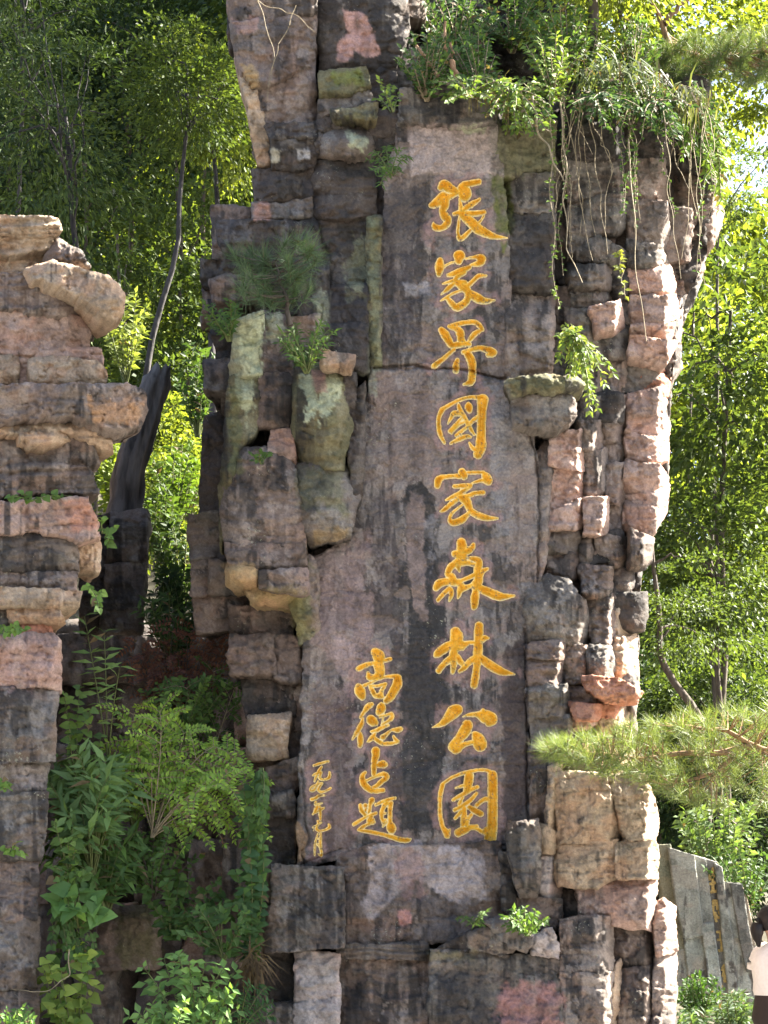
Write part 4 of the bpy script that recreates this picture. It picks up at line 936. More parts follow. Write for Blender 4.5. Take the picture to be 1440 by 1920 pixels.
def tree(name, label, px, py, Y, rad, kind, group=None, var=0, trunk=None, bark=None, base=None, r0=None):
    c = P(px, py, Y); bz = float(hill_z(np.array([c.x]), np.array([Y]))[0]) if Y > 17 else 0.0
    b = Vector((c.x + tr.uniform(-0.5, 0.5), Y + tr.uniform(-0.3, 0.3), min(bz, c.z - rad * 0.6) - 0.1)) if base is None else Vector(base)
    root = empty(name, b, label, 'tree', group)
    me, limbs = CROWNS[kind][var % len(CROWNS[kind])]
    me2 = me if kind != 'x' else me
    cr = bpy.data.objects.new('crown', me2); COL.objects.link(cr); cr.parent = root; cr.matrix_parent_inverse = root.matrix_basis.inverted()
    cr.location = c; cr.scale = (rad, rad, rad); rz = tr.uniform(0, 6.28); cr.rotation_euler = (0, 0, rz); tag(cr, kind='stuff')
    r = r0 or (0.03 + 0.022 * rad)
    main = [b] + [P(*t) for t in trunk] if trunk else [b, b.lerp(c, 0.5) + Vector((tr.uniform(-.15, .15), 0, 0)), c + Vector((0, 0, rad * 0.5))]
    mp = wob_path([tuple(q) for q in main], 0.04 * rad, tr, 14)
    paths = [(mp, np.linspace(r, r * 0.35, len(mp)))]
    M = Matrix.Rotation(rz, 4, 'Z')
    okk = [i for i in range(len(mp)) if mp[i][2] > c.z - rad * 0.9] or [len(mp) - 1]
    for l in limbs[:14]:
        e = c + rad * (M @ Vector(l)); s = Vector(mp[int(tr.choice(okk))])
        if e.z < s.z - 0.2 * rad: continue
        paths.append((wob_path([s, s.lerp(e, 0.5) + Vector((0, 0, 0.1 * rad)), e], 0.03 * rad, tr, 7), np.linspace(r * 0.28, r * 0.06, 7)))
    link('trunk', tube_mesh('trunk', paths, 6), bark or M_BARK, root)
    return root
USED = set()
def place(px, py, k):
    tone = dict(dark='dark', mid='mid-green', bright='bright green', loose='loose-leaved', slender='narrow-leaved')[k]
    v = 'at the top' if py < 100 else 'high up' if py < 300 else 'half-way up' if py < 560 else 'low down' if py < 1000 else 'near the foot'
    if px < 700: h = 'above the outer end of the boulder stack' if px < 110 else 'above the inner end of the boulder stack' if px < 235 else 'in the gap' if px < 365 else 'against the left edge of the pillar'
    else: h = 'against the right edge of the pillar' if px < 1300 else 'a little right of the pillar' if px < 1390 else 'at the right border'
    while (tone, v, h) in USED: tone = ('smaller ' if not tone.startswith('smaller') else 'rather ') + tone
    USED.add((tone, v, h)); return tone, v, h
GL = 'forest trees behind the boulder stack'
# far layers on the left hillside
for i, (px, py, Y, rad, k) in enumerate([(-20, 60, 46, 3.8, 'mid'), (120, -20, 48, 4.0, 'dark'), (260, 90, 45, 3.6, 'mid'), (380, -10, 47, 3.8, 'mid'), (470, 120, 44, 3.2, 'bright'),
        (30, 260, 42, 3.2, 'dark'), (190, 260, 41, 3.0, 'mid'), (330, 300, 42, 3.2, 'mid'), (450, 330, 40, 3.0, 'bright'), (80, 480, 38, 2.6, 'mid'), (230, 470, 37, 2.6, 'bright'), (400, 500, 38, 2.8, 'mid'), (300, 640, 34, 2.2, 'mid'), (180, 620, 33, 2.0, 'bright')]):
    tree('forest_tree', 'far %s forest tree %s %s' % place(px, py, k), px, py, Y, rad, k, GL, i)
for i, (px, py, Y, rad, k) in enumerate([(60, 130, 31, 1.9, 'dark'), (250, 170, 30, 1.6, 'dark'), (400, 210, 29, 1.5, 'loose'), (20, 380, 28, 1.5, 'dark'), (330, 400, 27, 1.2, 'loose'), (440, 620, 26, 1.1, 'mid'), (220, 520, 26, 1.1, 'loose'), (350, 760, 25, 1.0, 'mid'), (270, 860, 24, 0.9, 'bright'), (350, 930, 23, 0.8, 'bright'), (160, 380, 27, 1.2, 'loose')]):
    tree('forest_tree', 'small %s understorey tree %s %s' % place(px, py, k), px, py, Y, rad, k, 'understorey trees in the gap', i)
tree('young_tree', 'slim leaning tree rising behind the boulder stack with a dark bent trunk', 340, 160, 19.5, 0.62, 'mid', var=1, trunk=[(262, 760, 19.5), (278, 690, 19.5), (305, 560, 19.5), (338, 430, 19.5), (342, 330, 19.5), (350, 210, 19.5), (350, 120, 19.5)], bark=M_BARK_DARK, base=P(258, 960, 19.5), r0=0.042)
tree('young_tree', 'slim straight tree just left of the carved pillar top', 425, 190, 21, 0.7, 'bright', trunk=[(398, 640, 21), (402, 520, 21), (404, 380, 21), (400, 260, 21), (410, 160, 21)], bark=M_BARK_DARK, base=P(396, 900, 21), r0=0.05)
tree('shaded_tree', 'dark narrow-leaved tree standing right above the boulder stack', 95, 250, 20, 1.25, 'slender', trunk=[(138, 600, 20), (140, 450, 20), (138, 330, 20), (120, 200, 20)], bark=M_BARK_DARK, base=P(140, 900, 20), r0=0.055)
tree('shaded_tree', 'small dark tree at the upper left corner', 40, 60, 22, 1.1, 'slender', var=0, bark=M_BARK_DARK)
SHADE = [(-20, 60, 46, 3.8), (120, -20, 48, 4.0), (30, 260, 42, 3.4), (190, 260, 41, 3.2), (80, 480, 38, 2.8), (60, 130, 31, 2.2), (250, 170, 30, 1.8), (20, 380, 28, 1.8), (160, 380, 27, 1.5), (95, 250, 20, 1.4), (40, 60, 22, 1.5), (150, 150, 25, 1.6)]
for i, (px_, py_, y_, rad) in enumerate(SHADE):      # canopy trees added sunward, mostly out of view, to shade the left forest
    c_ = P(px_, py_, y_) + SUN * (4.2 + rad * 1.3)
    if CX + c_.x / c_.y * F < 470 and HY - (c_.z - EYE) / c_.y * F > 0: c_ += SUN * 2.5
    tree('forest_tree', 'tall canopy tree added out of view behind the carved pillar to shade the left forest', CX + c_.x / c_.y * F, HY - (c_.z - EYE) / c_.y * F, c_.y, rad * 1.15, 'mid' if i % 2 else 'dark', 'shading trees added behind the pillar', i)
# right side
GR_ = 'sunlit trees behind the pillar on the right'
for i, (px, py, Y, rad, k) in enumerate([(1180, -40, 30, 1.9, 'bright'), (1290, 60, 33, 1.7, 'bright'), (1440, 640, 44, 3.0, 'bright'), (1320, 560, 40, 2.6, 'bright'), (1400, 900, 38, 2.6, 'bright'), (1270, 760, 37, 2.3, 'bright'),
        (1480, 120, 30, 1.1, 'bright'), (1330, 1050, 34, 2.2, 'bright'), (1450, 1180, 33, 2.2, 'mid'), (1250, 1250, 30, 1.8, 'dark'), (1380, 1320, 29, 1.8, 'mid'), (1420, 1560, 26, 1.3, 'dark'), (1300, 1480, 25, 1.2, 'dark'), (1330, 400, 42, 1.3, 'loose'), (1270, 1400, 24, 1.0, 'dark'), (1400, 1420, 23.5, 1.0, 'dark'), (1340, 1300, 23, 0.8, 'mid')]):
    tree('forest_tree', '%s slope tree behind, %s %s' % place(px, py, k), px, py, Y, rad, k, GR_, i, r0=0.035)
tree('broadleaf_tree', 'broadleaf tree with dense glossy leaves close beside the right edge of the pillar', 1370, 700, 20.5, 1.25, 'mid', var=1)
tree('broadleaf_tree', 'lower broadleaf tree with sunlit sprays right of the pillar', 1340, 1010, 20, 0.95, 'mid', var=0)
tree('broadleaf_tree', 'bright yellow-green tree rising along the upper right edge of the pillar', 1350, 330, 22, 0.6, 'loose', var=1)
tree('thin_tree', 'thin bare-stemmed tree beside the right foot of the pillar', 1290, 1130, 17.6, 0.55, 'loose', trunk=[(1310, 1340, 17.6), (1268, 1290, 17.6), (1240, 1230, 17.6), (1232, 1130, 17.6), (1222, 1020, 17.6)], bark=M_BARK, base=P(1330, 1500, 17.6), r0=0.05)

# dead black trunk in the gap
dead = empty('dead_tree', P(215, 1040, 16.5), 'black dead tree stump with broken top in the gap', 'dead tree')
dr = np.random.default_rng(5)
def pxpath(pts, Y): return [tuple(P(a, b, Y + (k[0] if k else 0))) for (a, b, *k) in pts]
dp = [(wob_path(pxpath([(215, 1040), (232, 950), (250, 870), (268, 800), (285, 740), (298, 705), (303, 692)], 16.5), 0.015, dr, 30), np.interp(np.linspace(0, 1, 30), [0, .2, .5, .8, .93, 1], [.16, .14, .115, .115, .125, .07]) * (1 + 0.035 * np.sin(np.arange(30) * 1.3) + 0.03 * np.sin(np.arange(30) * 3.1)))]
dm = tube_mesh('trunk', dp, 28); nv = len(dm.vertices); co = np.empty(nv * 3, np.float32); dm.vertices.foreach_get('co', co); co = co.reshape(-1, 3)
axis = np.repeat(np.asarray(dp[0][0]), 28, 0); dv = unit(co - axis); ang = np.arctan2(dv[:, 1], dv[:, 0])
co += dv * (0.030 * fbm(ang * 1.6, co[:, 2] * 1.5, 3.0, 4, 0.6) - 0.022 * (1 - np.abs(vnoise(ang * 3.2, co[:, 2] * 1.1)) * 2))[:, None]
co[:, 2] += np.where(axis[:, 2] > axis[:, 2].max() - 0.08, 0.06 * fbm(ang * 2, ang * 0, 9.0, 3), 0)
dm.vertices.foreach_set('co', co.ravel()); dm.update(); link('trunk', dm, M_STUMP, dead)

# ------------------------------------------------------------------ plants given by their place on the rock
def plant(name, label, cat, base, tips, Y, kind, size, spacing, c0, c1, seed, droop=0.2, start=0.3, sag=0.15, spread=0.25, mat=None, stem=None, stem_r=0.006, group=None, dry=0.0, compound=0, both=True, indiv=False, along=0.6):
    """base (px,py), tips list of (px,py); leaf size and spacing in photo pixels at depth Y"""
    r = np.random.default_rng(seed); m = Y / F
    root = empty(name, P(base[0], base[1], Y), label, cat, group)
    pos, fwd, up, sz, paths = [], [], [], [], []
    for (tx, ty) in tips:
        dy = r.uniform(-spread, spread); a = np.array(P(base[0] + r.uniform(-4, 4), base[1], Y)); c = np.array(P(tx, ty, Y + dy))
        L_ = np.linalg.norm(c - a); mid = (a + c) / 2 + np.array([r.uniform(-.1, .1) * L_, r.uniform(-.1, .1) * L_, sag * L_])
        n = max(6, int(L_ / m / 12)); q = bez(a, mid, c, n); paths.append((q, np.linspace(stem_r, stem_r * 0.35, n)))
        tt = np.linspace(start, 1.0, max(3, int(L_ * (1 - start) / m / spacing)))
        for j, t in enumerate(tt):
            p = (1 - t) ** 2 * a + 2 * t * (1 - t) * mid + t * t * c
            tg = 2 * (1 - t) * (mid - a) + 2 * t * (c - mid); tg /= np.linalg.norm(tg) + 1e-9
            for sgn in ((-1, 1) if both else ((-1) ** j,)):
                sd_ = np.cross(tg, np.array([0, -0.75, 0.65])); sd_ /= np.linalg.norm(sd_) + 1e-9
                f = along * tg + sgn * sd_ * r.uniform(0.5, 1.1) + r.normal(size=3) * 0.28 + np.array([0, -0.15, -droop]); f /= np.linalg.norm(f)
                u = np.array([0, -0.85, 0.6]) + r.normal(size=3) * 0.4
                if compound:
                    Lr = size * compound * m * r.uniform(0.7, 1.2); e = p + f * Lr + np.array([0, 0, -0.22 * Lr]); mq = p + f * Lr * 0.5 + np.array([0, 0, 0.05 * Lr])
                    rq = bez(p, mq, e, 6); paths.append((rq, np.linspace(stem_r * 0.4, stem_r * 0.2, 6)))
                    K = compound * 2
                    for z in range(1, K + 1):
                        w = z / K; pp = (1 - w) ** 2 * p + 2 * w * (1 - w) * mq + w * w * e; tgl = (1 - w) * (mq - p) + w * (e - mq); tgl /= np.linalg.norm(tgl) + 1e-9
                        s2 = np.cross(tgl, u); s2 /= np.linalg.norm(s2) + 1e-9
                        for g2 in (-1, 1):
                            pos.append(pp); fwd.append(0.45 * tgl + g2 * s2 + r.normal(size=3) * 0.12); up.append(u); sz.append(size * m * r.uniform(0.75, 1.1) * (1 - 0.35 * w))
                    pos.append(e); fwd.append(tgl); up.append(u); sz.append(size * m * 0.8)
                else:
                    pos.append(p); fwd.append(f); up.append(u); sz.append(size * m * r.uniform(0.6, 1.2))
    pos, fwd, up, sz = map(np.array, (pos, fwd, up, sz)); n = len(pos); cols = leaf_cols(n, c0, c1, r, dry or 0.02)
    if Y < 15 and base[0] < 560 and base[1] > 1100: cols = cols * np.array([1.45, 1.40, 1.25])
    link('stem', tube_mesh('stem', paths, 4), stem or M_STEM, root)
    if indiv:
        for k in range(n): link('leaf', leaf_mesh('leaf', pos[k:k + 1], fwd[k:k + 1], up[k:k + 1], sz[k:k + 1], cols[k:k + 1], kind), mat or M_LEAF, root)
    else:
        tag(link('leaves', leaf_mesh('leaves', pos, fwd, up, sz, cols, kind), mat or M_LEAF, root), kind='stuff')
    return root
def fan(cx, cy, rx, ry, n, seed):
    r = np.random.default_rng(seed + 900); a = r.uniform(0, 2 * math.pi, n); q = np.sqrt(r.uniform(0.1, 1, n))
    return list(zip(cx + rx * q * np.cos(a), cy + ry * q * np.sin(a)))
G0, G1, G2, G3 = (0.045, 0.085, 0.034), (0.075, 0.140, 0.042), (0.12, 0.20, 0.050), (0.21, 0.29, 0.06)
# shrubs in the gap
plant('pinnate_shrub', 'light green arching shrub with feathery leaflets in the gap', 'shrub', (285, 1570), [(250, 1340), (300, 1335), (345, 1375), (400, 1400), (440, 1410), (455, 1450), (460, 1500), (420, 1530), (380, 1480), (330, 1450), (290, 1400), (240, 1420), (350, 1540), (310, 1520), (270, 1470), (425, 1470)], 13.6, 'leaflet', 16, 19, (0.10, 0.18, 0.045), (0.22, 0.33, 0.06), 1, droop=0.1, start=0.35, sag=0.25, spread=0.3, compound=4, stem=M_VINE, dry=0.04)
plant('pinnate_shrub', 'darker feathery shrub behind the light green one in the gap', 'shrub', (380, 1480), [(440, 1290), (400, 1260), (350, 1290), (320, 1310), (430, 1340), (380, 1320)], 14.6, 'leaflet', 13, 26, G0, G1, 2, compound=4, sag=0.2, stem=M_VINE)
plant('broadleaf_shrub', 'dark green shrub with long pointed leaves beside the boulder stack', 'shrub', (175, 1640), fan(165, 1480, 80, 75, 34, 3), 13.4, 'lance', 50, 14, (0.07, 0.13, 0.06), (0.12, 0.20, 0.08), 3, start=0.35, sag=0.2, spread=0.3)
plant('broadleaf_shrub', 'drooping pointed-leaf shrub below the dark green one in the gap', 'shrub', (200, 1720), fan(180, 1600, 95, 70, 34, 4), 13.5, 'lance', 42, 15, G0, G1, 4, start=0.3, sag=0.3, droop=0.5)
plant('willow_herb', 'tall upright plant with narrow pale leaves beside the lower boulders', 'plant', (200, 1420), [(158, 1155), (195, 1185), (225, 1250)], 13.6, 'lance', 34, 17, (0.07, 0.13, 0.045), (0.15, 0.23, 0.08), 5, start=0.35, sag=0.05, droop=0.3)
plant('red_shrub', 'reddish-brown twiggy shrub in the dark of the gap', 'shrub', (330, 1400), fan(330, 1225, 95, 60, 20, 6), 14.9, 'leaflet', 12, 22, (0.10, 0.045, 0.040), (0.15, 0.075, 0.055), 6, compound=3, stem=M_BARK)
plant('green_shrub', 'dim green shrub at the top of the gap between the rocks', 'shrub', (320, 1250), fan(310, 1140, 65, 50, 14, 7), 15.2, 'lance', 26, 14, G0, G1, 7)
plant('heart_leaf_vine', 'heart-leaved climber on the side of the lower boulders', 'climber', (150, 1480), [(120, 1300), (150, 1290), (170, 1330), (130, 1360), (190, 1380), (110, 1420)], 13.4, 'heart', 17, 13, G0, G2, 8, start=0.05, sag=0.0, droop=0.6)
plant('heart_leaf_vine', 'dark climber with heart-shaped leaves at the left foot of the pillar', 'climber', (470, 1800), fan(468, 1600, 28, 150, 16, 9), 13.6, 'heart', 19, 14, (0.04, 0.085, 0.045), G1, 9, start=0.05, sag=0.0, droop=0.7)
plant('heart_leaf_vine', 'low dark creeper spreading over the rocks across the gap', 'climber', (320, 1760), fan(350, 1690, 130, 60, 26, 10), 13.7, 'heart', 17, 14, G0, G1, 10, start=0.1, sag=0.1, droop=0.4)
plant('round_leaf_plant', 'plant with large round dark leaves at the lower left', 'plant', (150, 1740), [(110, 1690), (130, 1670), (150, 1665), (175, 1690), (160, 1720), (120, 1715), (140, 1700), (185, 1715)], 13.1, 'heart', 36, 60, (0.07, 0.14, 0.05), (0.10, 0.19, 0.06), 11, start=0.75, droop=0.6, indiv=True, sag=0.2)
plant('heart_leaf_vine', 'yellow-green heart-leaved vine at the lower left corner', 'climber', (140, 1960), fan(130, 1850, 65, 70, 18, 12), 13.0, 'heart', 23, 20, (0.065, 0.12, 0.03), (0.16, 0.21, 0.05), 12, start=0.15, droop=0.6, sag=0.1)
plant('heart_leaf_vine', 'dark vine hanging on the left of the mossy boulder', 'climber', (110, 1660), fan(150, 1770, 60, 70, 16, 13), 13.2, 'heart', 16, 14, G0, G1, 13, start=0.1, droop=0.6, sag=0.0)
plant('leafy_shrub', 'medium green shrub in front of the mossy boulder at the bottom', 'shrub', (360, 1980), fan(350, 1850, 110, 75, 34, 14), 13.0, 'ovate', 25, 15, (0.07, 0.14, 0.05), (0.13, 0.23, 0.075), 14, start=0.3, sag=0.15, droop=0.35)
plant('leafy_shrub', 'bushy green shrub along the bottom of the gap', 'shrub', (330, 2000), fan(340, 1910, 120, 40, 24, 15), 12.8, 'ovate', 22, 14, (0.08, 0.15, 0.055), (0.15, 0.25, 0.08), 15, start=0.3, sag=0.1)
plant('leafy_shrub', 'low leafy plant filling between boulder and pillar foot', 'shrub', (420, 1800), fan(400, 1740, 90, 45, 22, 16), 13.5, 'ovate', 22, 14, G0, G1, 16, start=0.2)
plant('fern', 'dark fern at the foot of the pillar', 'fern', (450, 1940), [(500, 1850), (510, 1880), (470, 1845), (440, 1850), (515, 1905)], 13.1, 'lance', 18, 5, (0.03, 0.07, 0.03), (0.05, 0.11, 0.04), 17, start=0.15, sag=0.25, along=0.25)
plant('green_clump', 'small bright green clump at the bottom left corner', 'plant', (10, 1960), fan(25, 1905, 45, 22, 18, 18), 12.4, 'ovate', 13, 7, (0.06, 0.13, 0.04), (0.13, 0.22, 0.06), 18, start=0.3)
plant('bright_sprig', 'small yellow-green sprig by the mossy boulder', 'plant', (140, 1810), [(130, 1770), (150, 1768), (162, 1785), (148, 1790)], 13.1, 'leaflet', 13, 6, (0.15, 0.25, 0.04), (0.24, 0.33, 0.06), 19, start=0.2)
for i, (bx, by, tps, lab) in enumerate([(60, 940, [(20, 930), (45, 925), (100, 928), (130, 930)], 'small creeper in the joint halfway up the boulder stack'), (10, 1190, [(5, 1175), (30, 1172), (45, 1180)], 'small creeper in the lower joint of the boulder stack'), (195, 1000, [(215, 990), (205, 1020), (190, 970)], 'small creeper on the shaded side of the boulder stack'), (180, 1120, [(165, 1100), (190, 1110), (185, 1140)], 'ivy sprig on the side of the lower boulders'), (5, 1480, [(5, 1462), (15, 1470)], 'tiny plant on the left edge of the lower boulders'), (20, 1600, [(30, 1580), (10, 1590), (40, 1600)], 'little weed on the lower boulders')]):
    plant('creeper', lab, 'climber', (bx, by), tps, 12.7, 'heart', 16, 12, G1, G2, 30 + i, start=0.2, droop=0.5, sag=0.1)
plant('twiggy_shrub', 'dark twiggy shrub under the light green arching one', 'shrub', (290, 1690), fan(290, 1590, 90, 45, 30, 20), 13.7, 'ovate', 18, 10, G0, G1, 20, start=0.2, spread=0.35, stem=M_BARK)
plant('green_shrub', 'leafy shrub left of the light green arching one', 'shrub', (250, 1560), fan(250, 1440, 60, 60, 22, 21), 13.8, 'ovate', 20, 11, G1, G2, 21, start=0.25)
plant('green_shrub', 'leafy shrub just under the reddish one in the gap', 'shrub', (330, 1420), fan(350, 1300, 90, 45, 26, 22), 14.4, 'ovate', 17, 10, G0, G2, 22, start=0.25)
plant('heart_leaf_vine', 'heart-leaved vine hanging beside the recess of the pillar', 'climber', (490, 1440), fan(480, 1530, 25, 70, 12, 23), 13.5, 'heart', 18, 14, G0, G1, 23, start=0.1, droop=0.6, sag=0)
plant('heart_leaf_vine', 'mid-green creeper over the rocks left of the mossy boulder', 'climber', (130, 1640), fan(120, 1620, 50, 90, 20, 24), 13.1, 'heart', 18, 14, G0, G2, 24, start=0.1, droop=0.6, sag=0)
# forest-floor bushes seen through the gap
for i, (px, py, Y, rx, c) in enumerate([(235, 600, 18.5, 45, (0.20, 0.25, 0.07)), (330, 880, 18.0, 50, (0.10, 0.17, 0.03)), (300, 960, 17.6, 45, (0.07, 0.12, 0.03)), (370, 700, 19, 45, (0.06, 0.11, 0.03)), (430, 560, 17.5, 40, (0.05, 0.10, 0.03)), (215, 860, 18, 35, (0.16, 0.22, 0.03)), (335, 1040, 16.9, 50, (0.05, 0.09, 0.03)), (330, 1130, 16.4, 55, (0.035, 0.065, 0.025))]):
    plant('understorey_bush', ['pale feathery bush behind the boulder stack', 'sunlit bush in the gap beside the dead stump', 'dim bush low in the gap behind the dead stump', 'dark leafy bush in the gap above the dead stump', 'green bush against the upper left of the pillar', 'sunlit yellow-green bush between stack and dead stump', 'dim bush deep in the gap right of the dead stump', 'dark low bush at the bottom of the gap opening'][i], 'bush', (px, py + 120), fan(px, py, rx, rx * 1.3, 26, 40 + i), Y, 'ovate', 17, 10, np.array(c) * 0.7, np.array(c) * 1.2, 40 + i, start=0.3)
# plants growing on the pillar
plant('leafy_tuft', 'green leafy tuft growing on the left buttress beside the young pine', 'plant', (575, 700), fan(575, 640, 60, 45, 26, 50), 13.3, 'lance', 17, 8, G1, G2, 50, start=0.2)
plant('leafy_tuft', 'small leafy tuft left of the lichen-covered buttress', 'plant', (430, 640), fan(415, 590, 40, 30, 16, 51), 13.5, 'ovate', 14, 8, G1, G2, 51, start=0.2)
plant('fern', 'green fern on the rock left of the top of the inscription', 'fern', (735, 330), [(690, 300), (700, 285), (725, 275), (750, 280), (768, 295), (745, 320), (700, 320), (715, 345)], 13.6, 'lance', 14, 4, G1, G2, 52, start=0.1, sag=0.3, along=0.25)
plant('leafy_tuft', 'sprig of leaves on the ledge above the fern', 'plant', (735, 210), [(712, 150), (720, 170), (735, 160), (750, 175), (705, 185)], 13.6, 'ovate', 13, 8, G2, G3, 53, start=0.2)
plant('leafy_tuft', 'tiny fern in the hole of the left buttress', 'plant', (490, 870), [(470, 848), (485, 843), (502, 848), (478, 862)], 13.45, 'leaflet', 12, 5, G1, G2, 54, start=0.2)
plant('hanging_bush', 'sunlit yellow-green bush hanging on the right of the slab', 'bush', (1075, 625), fan(1085, 660, 40, 50, 26, 55) + [(1110, 740), (1120, 765), (1135, 720), (1150, 700), (1105, 770), (1045, 630), (1060, 610)], 13.35, 'ovate', 14, 7, G2, (0.24, 0.28, 0.07), 55, start=0.15, droop=0.4)
plant('ledge_weed', 'green weed on the ledge at the foot of the inscription', 'plant', (990, 1755), fan(985, 1725, 42, 26, 22, 56), 13.4, 'ovate', 13, 7, G1, G2, 56, start=0.2)
plant('ledge_weed', 'sparse weed on the ledge below the last large character', 'plant', (890, 1735), fan(890, 1718, 30, 18, 10, 57), 13.5, 'lance', 13, 7, G1, G2, 57, start=0.2)
TOP = [('small green bush above the cap of the slab', (800, 190), (800, 120, 55, 60), 58, G0, G2, 13.9), ('dense bush at the middle of the pillar top', (900, 190), (880, 110, 80, 80), 59, G1, G2, 14.1),
       ('dark bush high at the back of the pillar top', (860, 120), (850, 30, 100, 60), 60, G0, G1, 14.7), ('sunlit bush spilling over the pillar top', (1040, 190), (1030, 130, 60, 70), 61, G2, G3, 13.9),
       ('bush on top of the pillar beside the upright trunk', (1100, 170), (1090, 90, 60, 70), 62, G1, G3, 14.3), ('low bush overhanging the right end of the pillar top', (1220, 190), (1190, 170, 70, 50), 63, G0, G2, 14.0),
       ('drooping bush at the upper right corner of the pillar', (1310, 200), (1310, 230, 45, 90), 64, G1, G2, 14.3), ('bush behind the pillar top near the left', (960, 100), (960, 20, 80, 60), 65, G1, G2, 14.9),
       ('leafy fringe hanging below the middle of the pillar top', (960, 170), (980, 210, 70, 45), 66, G1, G3, 13.7), ('dark leafy fringe above the right tower', (1120, 180), (1130, 200, 70, 40), 67, G0, G1, 13.75)]
TOP += [('shaggy bush hanging left of the upright trunk', (1060, 150), (1050, 60, 60, 60), 68, G1, G2, 14.2), ('shaggy low bush over the front of the pillar top', (880, 180), (890, 165, 90, 30), 69, G1, G3, 13.6), ('dark shaggy bush between upright trunk and bent pine', (1190, 150), (1190, 90, 60, 60), 74, G0, G2, 14.5), ('leafy curtain hanging over the right tower', (1230, 190), (1250, 215, 60, 45), 75, G0, G1, 13.85), ('yellowish bush at the far right end of the pillar top', (1330, 220), (1345, 300, 25, 100), 76, G2, G3, 14.6)]
for lab, bs, (cx, cy, rx, ry), sd_, c0, c1, Y in TOP:
    plant('pillar_top_bush', lab, 'bush', bs, fan(cx, cy, rx, ry, 42, sd_), Y, 'ovate', 14, 7, c0, c1, sd_, start=0.2, sag=0.15, droop=0.3, dry=0.05, spread=0.35, stem=M_VINE)
# grass
def grass(label, cx, cy, rx, ln, n, Y, seed, c0, c1, dn=0.4):
    r = np.random.default_rng(seed); m = Y / F; root = empty('grass_tuft', P(cx, cy, Y), label, 'grass')
    px = cx + r.normal(size=n) * rx * 0.5; py = cy + r.normal(size=n) * 10
    pos = to_world(px, py, Y + r.uniform(-0.2, 0.2, n)); f = np.stack([r.normal(size=n) * 0.35, -0.35 + r.normal(size=n) * 0.25, -dn + r.normal(size=n) * 0.45], 1)
    f[:, 2] += 0.2; up = np.stack([f[:, 0] * 0.2, -np.ones(n) * 0.6, np.ones(n) * 0.8], 1)
    tag(link('blades', leaf_mesh('blades', pos, f, up, ln * m * r.uniform(0.5, 1.2, n), leaf_cols(n, c0, c1, r, 0.12), 'blade'), M_LEAF, root), kind='stuff')
grass('long grass drooping from the pillar top below the upright trunk', 1150, 130, 75, 70, 240, 13.95, 70, (0.07, 0.10, 0.05), (0.15, 0.18, 0.08), 0.8)
grass('dry grass hanging over the cap of the slab', 930, 165, 60, 40, 150, 13.75, 71, (0.14, 0.12, 0.06), (0.22, 0.2, 0.1), 0.8)
grass('grass clump at the right end of the pillar top', 1290, 170, 50, 60, 120, 14.0, 72, (0.08, 0.10, 0.05), (0.15, 0.16, 0.08), 0.9)
grass('dead brown grass in the bottom of the gap', 475, 1800, 18, 60, 90, 13.5, 73, (0.10, 0.07, 0.04), (0.18, 0.13, 0.07), 0.6)
# hanging vines
vr = np.random.default_rng(8)
def vine(label, pts, Y, rad=0.006, leaf=0.0, seed=0, group=None, cols=(G2, G3)):
    r = np.random.default_rng(seed); root = empty('hanging_vine', P(pts[0][0], pts[0][1], Y), label, 'vine', group)
    q = wob_path([tuple(P(a, b, Y - 0.05 * k / len(pts))) for k, (a, b) in enumerate(pts)], 0.012, r, 6 * len(pts))
    link('stem', tube_mesh('stem', [(q, np.linspace(rad, rad * 0.5, len(q)))], 4), M_VINE, root)
    if leaf:
        k = r.integers(0, len(q), int(len(q) * 1.6)); n = len(k)
        f = np.stack([r.normal(size=n), -0.5 + 0 * r.normal(size=n), -0.5 + r.normal(size=n) * 0.4], 1)
        tag(link('leaves', leaf_mesh('leaves', q[k], f, np.tile([[0, -0.8, 0.5]], (n, 1)) + r.normal(size=(n, 3)) * 0.2, leaf * Y / F * r.uniform(0.6, 1.2, n), leaf_cols(n, *cols, r), 'ovate'), M_LEAF, root), kind='stuff')
vine('pale bare vine hanging in a curve beside the first character', [(998, 180), (1005, 230), (1022, 270), (1040, 305), (1058, 340)], 13.55, 0.009, 0, 80)
vine('long thin leafy vine hanging straight down right of the slab', [(1030, 170), (1034, 260), (1032, 340), (1038, 420), (1036, 500), (1042, 545), (1050, 575)], 13.6, 0.005, 12, 81)
vine('long bare vine hanging down to the right tower ledge', [(1050, 190), (1060, 300), (1058, 380), (1064, 470), (1078, 500), (1092, 530)], 13.6, 0.006, 0, 82)
vine('bare vine hanging down the front of the right tower', [(1178, 260), (1186, 360), (1190, 470), (1196, 520), (1206, 600), (1212, 640)], 13.6, 0.005, 0, 83)
vine('leafy vine tail beside the round block of the right tower', [(1160, 470), (1166, 510), (1172, 555)], 13.55, 0.005, 14, 84, cols=((0.2, 0.24, 0.05), (0.3, 0.32, 0.08)))
for i in range(34):
    x = vr.uniform(1050, 1335); y = vr.uniform(150, 230); ln = vr.uniform(90, 330)
    pts = [(x, y)]
    for k in range(4): pts.append((pts[-1][0] + vr.uniform(-16, 20), pts[-1][1] + ln / 4))
    vine('thin tangled vine hanging over the dark upper right tower', pts, 13.75 + vr.uniform(-0.1, 0.25) + (0.25 if x > 1250 else 0), 0.0034, 9 if i % 3 == 0 else 0, 100 + i, 'tangled vines on the right tower', (G1, G2))
